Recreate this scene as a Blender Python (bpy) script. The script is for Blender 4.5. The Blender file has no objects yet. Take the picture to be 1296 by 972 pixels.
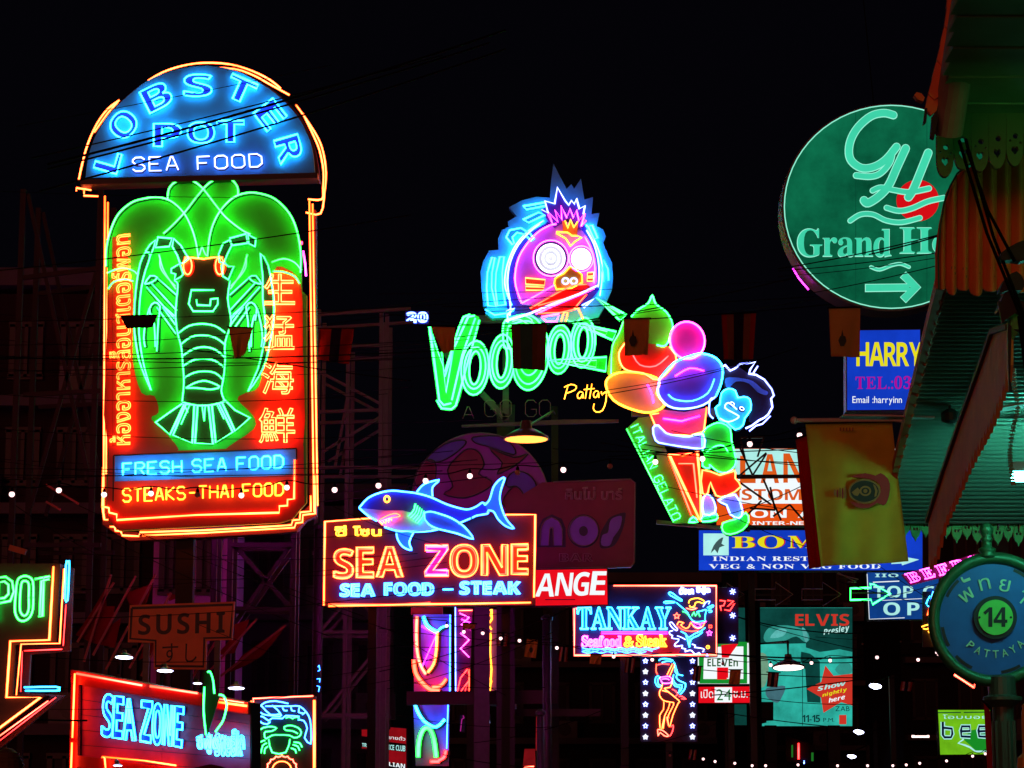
import bpy, bmesh, math, random
from mathutils import Vector, Matrix
from mathutils.geometry import tessellate_polygon

random.seed(7)
SC = bpy.context.scene
COL = SC.collection

# ------------------------------------------------------------------ camera
F, CX, CY, EYE = 3000.0, 648.0, 486.0, 1.7       # lens measured in pixels of the 1296 px wide photograph
PITCH = math.atan(514 / 3000.0)
cd = bpy.data.cameras.new('street_camera')
cd.sensor_width = 36.0
cd.lens = F / 1296 * 36.0
cd.clip_end = 3000
CAM = bpy.data.objects.new('street_camera', cd)
COL.objects.link(CAM)
CAM.location = (0, 0, EYE)
CAM.rotation_euler = (math.pi / 2 + PITCH, 0, 0)
SC.camera = CAM
SC.render.resolution_x, SC.render.resolution_y = 1024, 768

# ------------------------------------------------------------------ night sky, faint city glow, exposure
world = bpy.data.worlds.new('World')
SC.world = world
world.use_nodes = True
nt = world.node_tree
bg = nt.nodes['Background']
bg.inputs[0].default_value = (0.16, 0.14, 0.30, 1)
bg.inputs[1].default_value = 0.0065
sun = bpy.data.lights.new('night_glow', 'SUN')
sun.energy = 0.42
sun.angle = math.radians(25)
sun.color = (1.0, 0.20, 0.13)
so = bpy.data.objects.new('night_glow', sun)
COL.objects.link(so)
so.rotation_euler = (math.radians(86), 0, math.radians(-18))
SC.view_settings.view_transform = 'Standard'
SC.view_settings.look = 'None'
SC.view_settings.exposure = 0
SC.view_settings.gamma = 1
SC.cycles.use_light_tree = True
SC.cycles.use_denoising = True
SC.cycles.max_bounces = 5
SC.cycles.diffuse_bounces = 3
SC.cycles.sample_clamp_indirect = 4
SC.cycles.caustics_reflective = False
SC.cycles.caustics_refractive = False

# ------------------------------------------------------------------ materials
_mats = {}
def paint(name, col, rough=0.6, metal=0.0, vary=0.25, scale=6.0, bump=0.0):
    """a painted or bare surface with a little uneven dirt"""
    if name in _mats: return _mats[name]
    m = bpy.data.materials.new(name); m.use_nodes = True
    t = m.node_tree; b = t.nodes['Principled BSDF']
    b.inputs['Roughness'].default_value = rough
    if rough >= .85: b.inputs['Specular IOR Level'].default_value = .1
    b.inputs['Metallic'].default_value = metal
    tc = t.nodes.new('ShaderNodeTexCoord'); nz = t.nodes.new('ShaderNodeTexNoise')
    nz.inputs['Scale'].default_value = scale; nz.inputs['Detail'].default_value = 6
    t.links.new(tc.outputs['Object'], nz.inputs['Vector'])
    mx = t.nodes.new('ShaderNodeMix'); mx.data_type = 'RGBA'
    lo = [c * (1 - vary) for c in col]; hi = [min(1, c * (1 + vary * .6)) for c in col]
    mx.inputs[6].default_value = (*lo, 1); mx.inputs[7].default_value = (*hi, 1)
    t.links.new(nz.outputs['Fac'], mx.inputs[0]); t.links.new(mx.outputs[2], b.inputs['Base Color'])
    if bump:
        bp = t.nodes.new('ShaderNodeBump'); bp.inputs['Strength'].default_value = bump
        t.links.new(nz.outputs['Fac'], bp.inputs['Height']); t.links.new(bp.outputs[0], b.inputs['Normal'])
    _mats[name] = m
    return m

def glow(name, col, s=1.0, vary=0.0, scale=3.0):
    """something that gives off light: a gas tube, a bulb, the lit face of a light box"""
    if name in _mats: return _mats[name]
    m = bpy.data.materials.new(name); m.use_nodes = True
    t = m.node_tree; t.nodes.clear()
    e = t.nodes.new('ShaderNodeEmission'); o = t.nodes.new('ShaderNodeOutputMaterial')
    e.inputs[0].default_value = (*col, 1); e.inputs[1].default_value = s
    if vary:
        tc = t.nodes.new('ShaderNodeTexCoord'); nz = t.nodes.new('ShaderNodeTexNoise'); nz.inputs['Scale'].default_value = scale; nz.inputs['Detail'].default_value = 6; nz.inputs['Roughness'].default_value = .65
        mr = t.nodes.new('ShaderNodeMapRange'); mr.inputs[1].default_value = .3; mr.inputs[2].default_value = .7; mr.inputs[3].default_value = s * (1 - vary); mr.inputs[4].default_value = s * (1 + vary)
        t.links.new(tc.outputs['Object'], nz.inputs['Vector']); t.links.new(nz.outputs['Fac'], mr.inputs[0]); t.links.new(mr.outputs[0], e.inputs[1])
    t.links.new(e.outputs[0], o.inputs[0])
    _mats[name] = m
    return m

def cloth(name, col, through=0.6):
    """thin fabric: lets light through from behind"""
    if name in _mats: return _mats[name]
    m = bpy.data.materials.new(name); m.use_nodes = True
    t = m.node_tree; t.nodes.clear()
    d = t.nodes.new('ShaderNodeBsdfDiffuse'); tr = t.nodes.new('ShaderNodeBsdfTranslucent')
    mx = t.nodes.new('ShaderNodeMixShader'); o = t.nodes.new('ShaderNodeOutputMaterial')
    tc = t.nodes.new('ShaderNodeTexCoord'); nz = t.nodes.new('ShaderNodeTexNoise'); nz.inputs['Scale'].default_value = 9
    cm = t.nodes.new('ShaderNodeMix'); cm.data_type = 'RGBA'
    cm.inputs[6].default_value = (*[c * .7 for c in col], 1); cm.inputs[7].default_value = (*col, 1)
    t.links.new(tc.outputs['Object'], nz.inputs['Vector']); t.links.new(nz.outputs['Fac'], cm.inputs[0])
    t.links.new(cm.outputs[2], d.inputs[0]); t.links.new(cm.outputs[2], tr.inputs[0])
    mx.inputs[0].default_value = through
    t.links.new(d.outputs[0], mx.inputs[1]); t.links.new(tr.outputs[0], mx.inputs[2]); t.links.new(mx.outputs[0], o.inputs[0])
    _mats[name] = m
    return m

def neon(name, col, s=1.0):
    """a glowing gas tube: looking through its middle one sees more gas than at its edge, so the middle is hotter and paler"""
    m = bpy.data.materials.new(name); m.use_nodes = True
    t = m.node_tree; t.nodes.clear()
    e = t.nodes.new('ShaderNodeEmission'); o = t.nodes.new('ShaderNodeOutputMaterial')
    lw = t.nodes.new('ShaderNodeLayerWeight'); lw.inputs[0].default_value = .5
    r = t.nodes.new('ShaderNodeValToRGB'); k = r.color_ramp.elements
    pale = [min(1, c * 1.7 + .020) for c in col]; edge = [c * .45 for c in col]
    k[0].position = .10; k[0].color = (*pale, 1); k[1].position = .80; k[1].color = (*edge, 1)
    mid = r.color_ramp.elements.new(.42); mid.color = (*col, 1)
    tc = t.nodes.new('ShaderNodeTexCoord'); nz = t.nodes.new('ShaderNodeTexNoise'); nz.inputs['Scale'].default_value = 2.2
    mr = t.nodes.new('ShaderNodeMapRange'); mr.inputs[1].default_value = .3; mr.inputs[2].default_value = .7; mr.inputs[3].default_value = s * .75; mr.inputs[4].default_value = s * 1.7
    t.links.new(tc.outputs['Object'], nz.inputs['Vector']); t.links.new(nz.outputs['Fac'], mr.inputs[0])
    t.links.new(lw.outputs['Facing'], r.inputs[0]); t.links.new(r.outputs[0], e.inputs[0]); t.links.new(mr.outputs[0], e.inputs[1]); t.links.new(e.outputs[0], o.inputs[0])
    _mats[name] = m
    return m

# gases and coated tubes
GREEN = neon('neon_green', (0.018, 1.0, 0.05), 7.5)
MINT = neon('neon_mint', (0.014, 1.0, 0.085), 7.5)
YEL = neon('neon_amber', (1.0, 0.062, 0.007), 11)
ORA = neon('neon_orange', (1.0, 0.022, 0.006), 9)
PEACH = neon('neon_peach', (1.0, 0.055, 0.028), 8)
SKY = neon('neon_sky', (0.011, 0.40, 1.0), 9)
CYAN = neon('neon_cyan', (0.013, 0.34, 1.0), 8)
GOGW = neon('neon_pure_white', (0.70, 0.8, 1.0), 2.6)
BLUE = neon('neon_blue', (0.012, 0.13, 1.0), 11)
ICE = neon('neon_ice', (0.075, 0.15, 1.0), 8)
BLUEH = neon('neon_blue_hot', (0.012, 0.20, 1.0), 26)
WHITE = neon('neon_white', (0.16, 0.20, 1.0), 6)
PINK = neon('neon_pink', (1.0, 0.035, 0.50), 8)
VIOLET = neon('neon_violet', (0.85, 0.01, 0.75), 10)
LEMON = neon('neon_lemon', (1.0, 0.24, 0.008), 5)
RED = neon('neon_red', (1.0, 0.012, 0.012), 8)
REARV = glow('added_rear_violet', (0.80, 0.01, 0.62), 55)  # for unseen rear tubes, added to light what stands behind the signs
REARR = glow('added_rear_red', (1.0, 0.015, 0.05), 22)
BULB = glow('bulb_light', (1.0, 0.60, 0.60), 2.6)
LAMPW = glow('lamp_cold_light', (0.62, 0.66, 1.0), 9)
LAMPO = glow('lamp_sodium_light', (1.0, 0.27, 0.045), 3.6)
DIM = paint('unlit_glass_tube', (0.22, 0.17, 0.13), 0.3, 0, .1)
DIMR = paint('unlit_rose_tube', (0.42, 0.2, 0.25), 0.3, 0, .1)

BOARD = paint('white_sign_paint', (0.72, 0.72, 0.72), 0.5, 0, .12)
DARKG = paint('black_green_paint', (0.004, 0.02, 0.010), 0.5)
NAVY = paint('navy_paint', (0.008, 0.012, 0.09), 0.5)
DEEPB = paint('deep_blue_paint', (0.01, 0.025, 0.5), 0.5)
MAROON = paint('maroon_paint', (0.10, 0.008, 0.022), 0.55, 0, .35)
BLACK = paint('black_paint', (0.008, 0.008, 0.009), 0.5)
STEEL = paint('dirty_steel', (0.09, 0.08, 0.085), 0.5, .4, .4, 9)
REDP = paint('red_sign_paint', (0.68, 0.012, 0.01), 0.45, 0, .2)
RUBBER = paint('cable_rubber', (.002, .002, .002), 1.0)
GREENP = paint('green_sign_paint', (0.03, 0.55, 0.06), 0.5)

# ------------------------------------------------------------------ measuring: a pixel of the photograph and a distance give a place in the street
RT, UP, AHEAD = Vector((1, 0, 0)), Vector((0, -math.sin(PITCH), math.cos(PITCH))), Vector((0, math.cos(PITCH), math.sin(PITCH)))
EYEV = Vector((0, 0, EYE))
def ray(px, py): return AHEAD + RT * ((px - CX) / F) + UP * ((CY - py) / F)
def W(px, py, Y):
    d = ray(px, py); return EYEV + d * (Y / d.y)

Z = {'A1': (80, 60, 3.6), 'A2': (80, 270, 3.6), 'A3': (80, 480, 3.6), 'Z4': (0, 660, 3.117), 'Z5': (360, 580, 2.945), 'Z6': (500, 190, 4.05),
     'Z7': (500, 370, 4.05), 'Z8': (740, 370, 3.0385), 'B1': (960, 100, 3.0387), 'B2': (980, 370, 3.038), 'B3': (860, 530, 4.05),
     'B4': (1060, 660, 3.114), 'B5': (700, 720, 3.857), 'B6': (900, 740, 4.188), 'B7': (480, 740, 4.188), 'B8': (1120, 0, 4.05),
     'C1': (90, 230, 4.862), 'C2': (240, 230, 4.859), 'C3': (90, 400, 4.862), 'C4': (240, 400, 4.859), 'C5': (600, 200, 4.226),
     'C6': (840, 440, 3.7375), 'C7': (700, 730, 6.171), 'C8': (800, 820, 6.39), 'D1': (1150, 0, 4.86), 'D2': (1150, 170, 4.226),
     'D3': (1140, 380, 2.859), 'D4': (0, 540, 3.038), 'D5': (250, 840, 4.6286), 'D6': (900, 860, 3.2727), 'D7': (380, 380, 4.417),
     'D8': (0, 240, 2.113), 'E1': (1060, 690, 8.836), 'E2': (440, 900, 13.5), 'E3': (90, 840, 7.365), 'E4': (240, 850, 7.967),
     'E5': (0, 690, 3.447), 'E6': (830, 730, 8.836), 'E7': (1160, 690, 5.116), 'E8': (520, 540, 4.32), 'F1': (500, 760, 4.585),
     'F2': (1160, 690, 8.836), 'F3': (1000, 520, 4.63), 'F4': (1170, 860, 8.68), 'F5': (430, 590, 5.184), 'F6': (780, 480, 4.63),
     'F7': (950, 760, 5.715), 'P': (0, 0, 1.0)}
def zp(z, x, y): a, b, s = Z[z]; return (a + x / s, b + y / s)
def pts(z, s): return [zp(z, *map(float, q.split(','))) for q in s.split()]
def box(z, x0, y0, x1, y1): return [zp(z, x0, y0), zp(z, x1, y0), zp(z, x1, y1), zp(z, x0, y1)]
def mirror(p, cx): return [(2 * cx - x, y) for x, y in p]
def smooth(p, n=5, closed=False):
    out = []; m = len(p)
    for i in range(m if closed else m - 1):
        g = (lambda k: p[k % m]) if closed else (lambda k: p[max(0, min(m - 1, k))])
        a, b, c, d = g(i - 1), g(i), g(i + 1), g(i + 2)
        for k in range(n):
            t = k / n
            out.append(tuple(0.5 * (2 * b[j] + (c[j] - a[j]) * t + (2 * a[j] - 5 * b[j] + 4 * c[j] - d[j]) * t * t + (3 * b[j] - a[j] - 3 * c[j] + d[j]) * t ** 3) for j in range(len(b))))
    if not closed: out.append(tuple(p[-1]))
    return out
def sm(z, s, n=5, closed=False): return smooth(pts(z, s), n, closed)
def ell(z, cx, cy, rx, ry, n=28, a0=0, a1=360, tilt=0):
    r = []; full = abs(a1 - a0) >= 360; c, s_ = math.cos(math.radians(tilt)), math.sin(math.radians(tilt))
    for i in range(n if full else n + 1):
        a = math.radians(a0 + (a1 - a0) * i / n); x, y = rx * math.cos(a), ry * math.sin(a)
        r.append(zp(z, cx + x * c - y * s_, cy + x * s_ + y * c))
    return r

# ------------------------------------------------------------------ objects
def place(o):
    v = Vector((0, 0, 0))
    while o is not None: v += o.location; o = o.parent
    return v
def thing(name, label, cat, at, group=None, kind=None):
    o = bpy.data.objects.new(name, None); COL.objects.link(o); o.location = at; o.empty_display_size = .1
    o['label'] = label; o['category'] = cat
    if group: o['group'] = group
    if kind: o['kind'] = kind
    return o
class M:
    def __init__(s): s.v = []; s.f = []; s.mi = []; s.k = 0
    def add(s, v, f):
        n = len(s.v); s.v += [Vector(p) for p in v]; s.f += [tuple(i + n for i in q) for q in f]; s.mi += [s.k] * len(f)
    def build(s, name, mat, parent=None, label=None, kind=None, shade=False, base=None):
        me = bpy.data.meshes.new(name)
        org = place(parent) if parent is not None else (Vector(base) if base is not None else Vector((0, 0, 0)))
        me.from_pydata([p - org for p in s.v], [], s.f)
        for m_ in (mat if isinstance(mat, (list, tuple)) else [mat]): me.materials.append(m_)
        if isinstance(mat, (list, tuple)): me.polygons.foreach_set('material_index', s.mi)
        if shade: me.polygons.foreach_set('use_smooth', [True] * len(me.polygons))
        me.update()
        o = bpy.data.objects.new(name, me); COL.objects.link(o)
        if parent is not None: o.parent = parent
        elif base is not None: o.location = base
        if label: o['label'] = label
        if kind: o['kind'] = kind
        return o
    def box(s, c, d, mat=None):
        c, d = Vector(c), Vector(d) / 2
        v = [Vector((x, y, z)) for z in (-d.z, d.z) for y in (-d.y, d.y) for x in (-d.x, d.x)]
        if mat is not None: v = [mat @ p for p in v]
        s.add([c + p for p in v], [(0, 2, 3, 1), (4, 5, 7, 6), (0, 1, 5, 4), (2, 6, 7, 3), (0, 4, 6, 2), (1, 3, 7, 5)])
        return s
    def bar(s, a, b, w, h=None):
        """a straight bar of square section from a to b"""
        a, b = Vector(a), Vector(b); h = h or w; d = (b - a).normalized()
        x = d.cross(Vector((0, 0, 1)) if abs(d.z) < .95 else Vector((0, 1, 0))).normalized(); y = d.cross(x)
        o = [x * w / 2 + y * h / 2, -x * w / 2 + y * h / 2, -x * w / 2 - y * h / 2, x * w / 2 - y * h / 2]
        s.add([a + k for k in o] + [b + k for k in o], [(3, 2, 1, 0), (4, 5, 6, 7), (0, 1, 5, 4), (1, 2, 6, 5), (2, 3, 7, 6), (3, 0, 4, 7)])
        return s
    def tube(s, p, r, n=6, closed=False, taper=None):
        p = [Vector(q) for q in p]
        q = [p[0]]
        for a in p[1:]:
            if (a - q[-1]).length > 1e-5: q.append(a)
        if closed and len(q) > 2 and (q[0] - q[-1]).length < 1e-5: q.pop()
        p = q; m = len(p)
        if m < 2: return s
        vs = []; up = None
        for i in range(m):
            if closed: t = (p[(i + 1) % m] - p[i - 1])
            else: t = p[min(m - 1, i + 1)] - p[max(0, i - 1)]
            if t.length < 1e-9: t = p[i] - p[i - 1]
            t.normalize()
            if up is None:
                up = Vector((0, -1, 0)) if abs(t.y) < .9 else Vector((0, 0, 1))
            x = up.cross(t)
            if x.length < 1e-4: x = Vector((1, 0, 0)).cross(t)
            x.normalize(); y = t.cross(x).normalized(); up = y
            # widen at a mitre
            k = 1.0
            if 0 < i < m - 1 or closed:
                a = (p[i] - p[i - 1]).normalized(); c = (p[(i + 1) % m] - p[i]).normalized()
                k = min(1.35, 1 / max(.3, math.sqrt(max(0, (1 + a.dot(c)) / 2))))
            rr = r * (taper[i] if taper else 1) * k
            for j in range(n):
                g = 2 * math.pi * j / n
                vs.append(p[i] + (x * math.cos(g) + y * math.sin(g)) * rr)
        f = []
        for i in range(m if closed else m - 1):
            for j in range(n):
                a, b = i * n, ((i + 1) % m) * n
                f.append((a + j, a + (j + 1) % n, b + (j + 1) % n, b + j))
        if not closed: f += [tuple(range(n - 1, -1, -1)), tuple((m - 1) * n + j for j in range(n))]
        s.add(vs, f); return s
    def lathe(s, base, prof, n=16, axis=None):
        """prof: (radius, height) pairs turned about an axis"""
        ax = (axis or Vector((0, 0, 1))).normalized(); x = ax.orthogonal().normalized(); y = ax.cross(x)
        vs = [Vector(base) + ax * h + (x * math.cos(2 * math.pi * j / n) + y * math.sin(2 * math.pi * j / n)) * r for r, h in prof for j in range(n)]
        f = [(i * n + j, i * n + (j + 1) % n, (i + 1) * n + (j + 1) % n, (i + 1) * n + j) for i in range(len(prof) - 1) for j in range(n)]
        f += [tuple(range(n - 1, -1, -1)), tuple((len(prof) - 1) * n + j for j in range(n))]
        s.add(vs, f); return s
    def ball(s, c, r, n=8, sx=1, sz=1):
        pr = [(max(r * .02, r * math.sin(math.pi * i / n)), -r * sz * math.cos(math.pi * i / n)) for i in range(n + 1)]
        return s.lathe(c, pr, n + 2)
    def prism(s, loops, fr, bk):
        """a flat shape (outlines with holes) given front and back points as lists of the same loops"""
        flat = [p for l in fr for p in l]; n = len(flat)
        tr = tessellate_polygon([[Vector(p) for p in l] for l in loops])
        v = flat + [p for l in bk for p in l]
        f = [tuple(t) for t in tr] + [tuple(i + n for i in reversed(t)) for t in tr]
        k = 0
        for l in loops:
            m = len(l)
            for i in range(m): f.append((k + i, k + (i + 1) % m, n + k + (i + 1) % m, n + k + i))
            k += m
        s.add(v, f); return s

# ------------------------------------------------------------------ lettering: outlines of glyphs as polylines
_dg = {}
TS = bpy.data.scenes.new('lettering_bench')
def styled(text, bold):
    tab = {'sans': (0x1D5D4, 0x1D5EE, 0x1D7EC), 'serif': (0x1D400, 0x1D41A, 0x1D7CE), 'script': (0x1D4D0, 0x1D4EA, None), 'slant': (0x1D63C, 0x1D656, None)}
    if not bold: return text
    U, L, D = tab[bold]; t = ''
    for c in text:
        if 'A' <= c <= 'Z': t += chr(U + ord(c) - 65)
        elif 'a' <= c <= 'z': t += chr(L + ord(c) - 97)
        elif c.isdigit() and D: t += chr(D + int(c))
        else: t += c
    return t
def lay_out(lines):
    """type the lines one under another, far apart, and read back the outlines of each"""
    lines = [t for t in dict.fromkeys(lines) if t not in _dg]
    if not lines: return
    STEP = 8.0
    cu = bpy.data.curves.new('lettering', 'FONT'); cu.body = '\n'.join(lines); cu.size = 1; cu.space_line = STEP
    ob = bpy.data.objects.new('lettering', cu); TS.collection.objects.link(ob)
    TS.view_layers[0].update()
    c2 = ob.to_curve(TS.view_layers[0].depsgraph)
    for t in lines: _dg[t] = []
    for sp in c2.splines:
        bp = sp.bezier_points; m = len(bp); loop = []
        row = max(0, min(len(lines) - 1, round((0.35 - bp[0].co.y) / STEP))); dy = row * STEP
        for i in range(m):
            a, b = bp[i], bp[(i + 1) % m]
            p0, p1, p2, p3 = a.co, a.handle_right, b.handle_left, b.co
            straight = (p1 - p0).cross(p3 - p0).length < 1e-4 and (p2 - p0).cross(p3 - p0).length < 1e-4
            n = 1 if straight else 4
            for k in range(n):
                u = k / n; q = p0 * (1 - u) ** 3 + p1 * 3 * u * (1 - u) ** 2 + p2 * 3 * u * u * (1 - u) + p3 * u ** 3
                if not loop or math.hypot(q.x - loop[-1][0], q.y + dy - loop[-1][1]) > 4e-3: loop.append((q.x, q.y + dy))
        if len(loop) > 2: _dg[lines[row]].append(loop)
    ob.to_curve_clear(); bpy.data.objects.remove(ob); bpy.data.curves.remove(cu)
def contours(text, bold=None):
    t = styled(text, bold)
    if t not in _dg: lay_out([t])
    return _dg[t]
# one-line letters for single bent tubes, on a grid 4 wide and 6 high
STROKE = {'A': ['0,0 1.7,6 2.3,6 4,0', '.8,2 3.2,2'], 'B': ['0,0 0,6 3,6 4,5 4,4 3,3 0,3', '3,3 4,2 4,1 3,0 0,0'], 'C': ['4,5 3,6 1,6 0,5 0,1 1,0 3,0 4,1'],
          'D': ['0,0 0,6 2.6,6 4,4.6 4,1.4 2.6,0 0,0'], 'E': ['4,6 0,6 0,0 4,0', '0,3 3,3'], 'F': ['4,6 0,6 0,0', '0,3 3,3'],
          'G': ['4,5 3,6 1,6 0,5 0,1 1,0 3,0 4,1 4,2.7 2,2.7'], 'H': ['0,0 0,6', '4,0 4,6', '0,3 4,3'], 'I': ['2,0 2,6'], 'K': ['0,0 0,6', '4,6 0,3 4,0'],
          'L': ['0,6 0,0 4,0'], 'N': ['0,0 0,6 4,0 4,6'], 'O': ['1,0 0,1 0,5 1,6 3,6 4,5 4,1 3,0 1,0'], 'P': ['0,0 0,6 3,6 4,5 4,4 3,3 0,3'],
          'R': ['0,0 0,6 3,6 4,5 4,4 3,3 0,3', '2,3 4,0'], 'S': ['4,5 3,6 1,6 0,5 0,4 1,3 3,3 4,2 4,1 3,0 1,0 0,1'], 'T': ['0,6 4,6', '2,6 2,0'],
          'V': ['0,6 2,0 4,6'], 'M': ['0,0 0,6 2,2 4,6 4,0'], 'Y': ['0,6 2,3 4,6', '2,3 2,0'], '-': ['.5,3 3.5,3']}

def islands(loops):
    """sort outlines into (outer, holes...) groups"""
    def inside(p, l):
        c = False; n = len(l)
        for i in range(n):
            x1, y1 = l[i]; x2, y2 = l[(i + 1) % n]
            if (y1 > p[1]) != (y2 > p[1]) and p[0] < (x2 - x1) * (p[1] - y1) / (y2 - y1) + x1: c = not c
        return c
    area = lambda l: abs(sum(l[i][0] * l[(i + 1) % len(l)][1] - l[(i + 1) % len(l)][0] * l[i][1] for i in range(len(l))) / 2)
    hold = [[j for j, m in enumerate(loops) if j != i and inside(l[0], m)] for i, l in enumerate(loops)]
    out = {i: [l] for i, l in enumerate(loops) if len(hold[i]) % 2 == 0}
    for i, l in enumerate(loops):
        if len(hold[i]) % 2:
            c = [j for j in hold[i] if j in out]
            if c: out[min(c, key=lambda j: area(loops[j]))].append(l)
    return list(out.values())

class Sign:
    """a board standing upright in the street: it is drawn in photograph pixels on its own plane"""
    def __init__(s, name, label, cat, px, py, Y, yaw=0.0, group=None):
        s.p0 = W(px, py, Y); a = math.radians(yaw); s.n = Vector((math.sin(a), -math.cos(a), 0)); s.Y = Y
        s.u = Y / F
        s.root = thing(name, label, cat, s.p0, group)
    def P(s, px, py, off=0.0):
        d = ray(px, py); t = (s.p0 - EYEV).dot(s.n) / d.dot(s.n)
        return EYEV + d * t + s.n * off
    def L(s, pp, off): return [s.P(x, y, off) for x, y in pp]
    def plate(s, loops, mat, name='panel', off=0.0, th=0.01, parent=None, label=None):
        if loops and isinstance(loops[0][0], (int, float)): loops = [loops]
        m = M()
        for g in ([loops] if len(loops) == 1 else islands(loops)):
            m.prism([[(x, -y, 0) for x, y in l] for l in g], [s.L(l, off + th) for l in g], [s.L(l, off) for l in g])
        return m.build(name, mat, parent or s.root, label)
    def tube(s, p, mat, name='neon_tube', r=1.5, off=0.05, closed=False, back=None, parent=None, n=6):
        o = M().tube(s.L(p, off), r * s.u, n, closed).build(name, mat, parent or s.root, shade=True)
        if back: s.ribbon(p, back, r * 2.6, closed=closed)
        return o
    def tubes(s, ps, mat, **k):
        for p in ps: s.tube(p, mat, **k)
    def ribbon(s, p, mat, w=4, off=0.012, th=0.003, name='painted_outline', closed=False, parent=None):
        q = list(p) + ([p[0]] if closed else []); l, r = [], []
        for i in range(len(q)):
            a, b = q[max(0, i - 1)], q[min(len(q) - 1, i + 1)]; dx, dy = b[0] - a[0], b[1] - a[1]; g = math.hypot(dx, dy) or 1
            nx, ny = -dy / g * w / 2, dx / g * w / 2
            l.append((q[i][0] + nx, q[i][1] + ny)); r.append((q[i][0] - nx, q[i][1] - ny))
        m = M(); k = len(q); fr = s.L(l, off + th) + s.L(r, off + th)
        m.add(fr, [(i, i + 1, k + i + 1, k + i) for i in range(k - 1)])
        return m.build(name, mat, parent or s.root)
    # --- lettering
    def fit(s, loops, bb, quad):
        x0, y0, x1, y1 = bb; TL, TR, BR, BL = quad; out = []
        for l in loops:
            o = []
            for x, y in l:
                u = (x - x0) / (x1 - x0 or 1); v = (y - y0) / (y1 - y0 or 1)
                a = (BL[0] + (BR[0] - BL[0]) * u, BL[1] + (BR[1] - BL[1]) * u); b = (TL[0] + (TR[0] - TL[0]) * u, TL[1] + (TR[1] - TL[1]) * u)
                o.append((a[0] + (b[0] - a[0]) * v, a[1] + (b[1] - a[1]) * v))
            out.append(o)
        return out
    def glyphs(s, text, quad, bold=None, gap=.09, whole=False, space=.35):
        """-> a list of letters, each a list of pixel outlines"""
        if whole:
            c = contours(text, bold); xs = [p[0] for l in c for p in l]; ys = [p[1] for l in c for p in l]
            return [s.fit(c, (min(xs), min(ys), max(xs), max(ys)), quad)]
        x = 0; L = []; ys = []
        for ch in text:
            if ch == ' ': x += space; continue
            c = contours(ch, bold); xa = min(p[0] for l in c for p in l); xb = max(p[0] for l in c for p in l)
            L.append([[(p[0] - xa + x, p[1]) for p in l] for l in c]); ys += [p[1] for l in c for p in l]; x += xb - xa + gap
        bb = (0, min(ys), x - gap, max(ys))
        return [s.fit(c, bb, quad) for c in L]
    def word(s, text, quad, mat, name='letter', off=0.012, th=0.004, **k):
        """flat cut or printed letters"""
        for c in s.glyphs(text, quad, **k): s.plate(c, mat, name, off, th)
    def printed(s, text, quad, mat, off=0.012, th=0.003, **k):
        """one strip of small print"""
        if len(text.replace(' ', '')) < 8 and not k.get('whole'): return s.word(text, quad, mat, off=off, th=th, **k)
        loops = [l for c in s.glyphs(text, quad, **k) for l in c]; s.plate(loops, mat, 'lettering', off, th)['kind'] = 'stuff'
    def outline(s, text, quad, mat, r=1.1, off=0.05, name='neon_letter', panel=None, poff=0.02, pth=.012, **k):
        for c in s.glyphs(text, quad, **k):
            m = M()
            for l in c: m.tube(s.L(l, off), r * s.u, 5, True)
            o = m.build(name, mat, s.root, shade=True)
            if panel: s.plate(c, panel, 'letter_panel', poff, pth, parent=o)
    def strokes(s, text, quad, mat, r=1.3, off=0.05, back=None, gap=1.6, name='neon_letter'):
        x = 0; L = []
        for ch in text:
            if ch == ' ': x += 3.2; continue
            w = 1 if ch == 'I' else 4
            ls = [[tuple(map(float, q.split(','))) for q in z.split()] for z in STROKE[ch]]
            if ch == 'I': ls = [[(p[0] - 1.5, p[1]) for p in l] for l in ls]
            L.append([[(p[0] + x, p[1]) for p in l] for l in ls]); x += w + gap
        for c in L:
            q = s.fit(c, (0, 0, x - gap, 6), quad); m = M()
            for l in q: m.tube(s.L(l, off), r * s.u, 5)
            o = m.build(name, mat, s.root, shade=True)
            if back:
                for l in q: s.ribbon(l, back, r * 3.0, parent=o)

# ================================================================== ground and buildings
m = M(); m.add([(-400, -60, 0), (400, -60, 0), (400, 900, 0), (-400, 900, 0)], [(0, 1, 2, 3)])
m.build('ground', paint('dusty_ground', (.06, .055, .05), .9, 0, .3, .5), kind='structure')
m = M(); m.add([(-3.2, -60, .004), (2.4, -60, .004), (2.4, 500, .004), (-3.2, 500, .004)], [(0, 1, 2, 3)])
m.build('road', paint('asphalt', (.045, .045, .048), .75, 0, .3, 3), kind='structure')
for xx, w in ((-5.4, 4.4), (4.6, 4.4)):
    M().box((xx, 220, .06), (w, 560, .12)).build('pavement', paint('paving_concrete', (.16, .15, .14), .85, 0, .3, 2), kind='structure')

WALL_A = paint('grimy_render', (.022, .013, .016), .9, 0, .45, 1.2, .2)
WALL_B = paint('grey_concrete', (.09, .085, .10), .9, 0, .4, 1.5, .2)
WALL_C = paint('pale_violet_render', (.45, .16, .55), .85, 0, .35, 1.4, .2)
GLASS = paint('dark_window_glass', (.004, .004, .006), .7)
DKF = paint('sooty_frame', (.03, .027, .026), .7)
FRAME = paint('window_frame_paint', (.025, .018, .02), .6)

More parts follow.
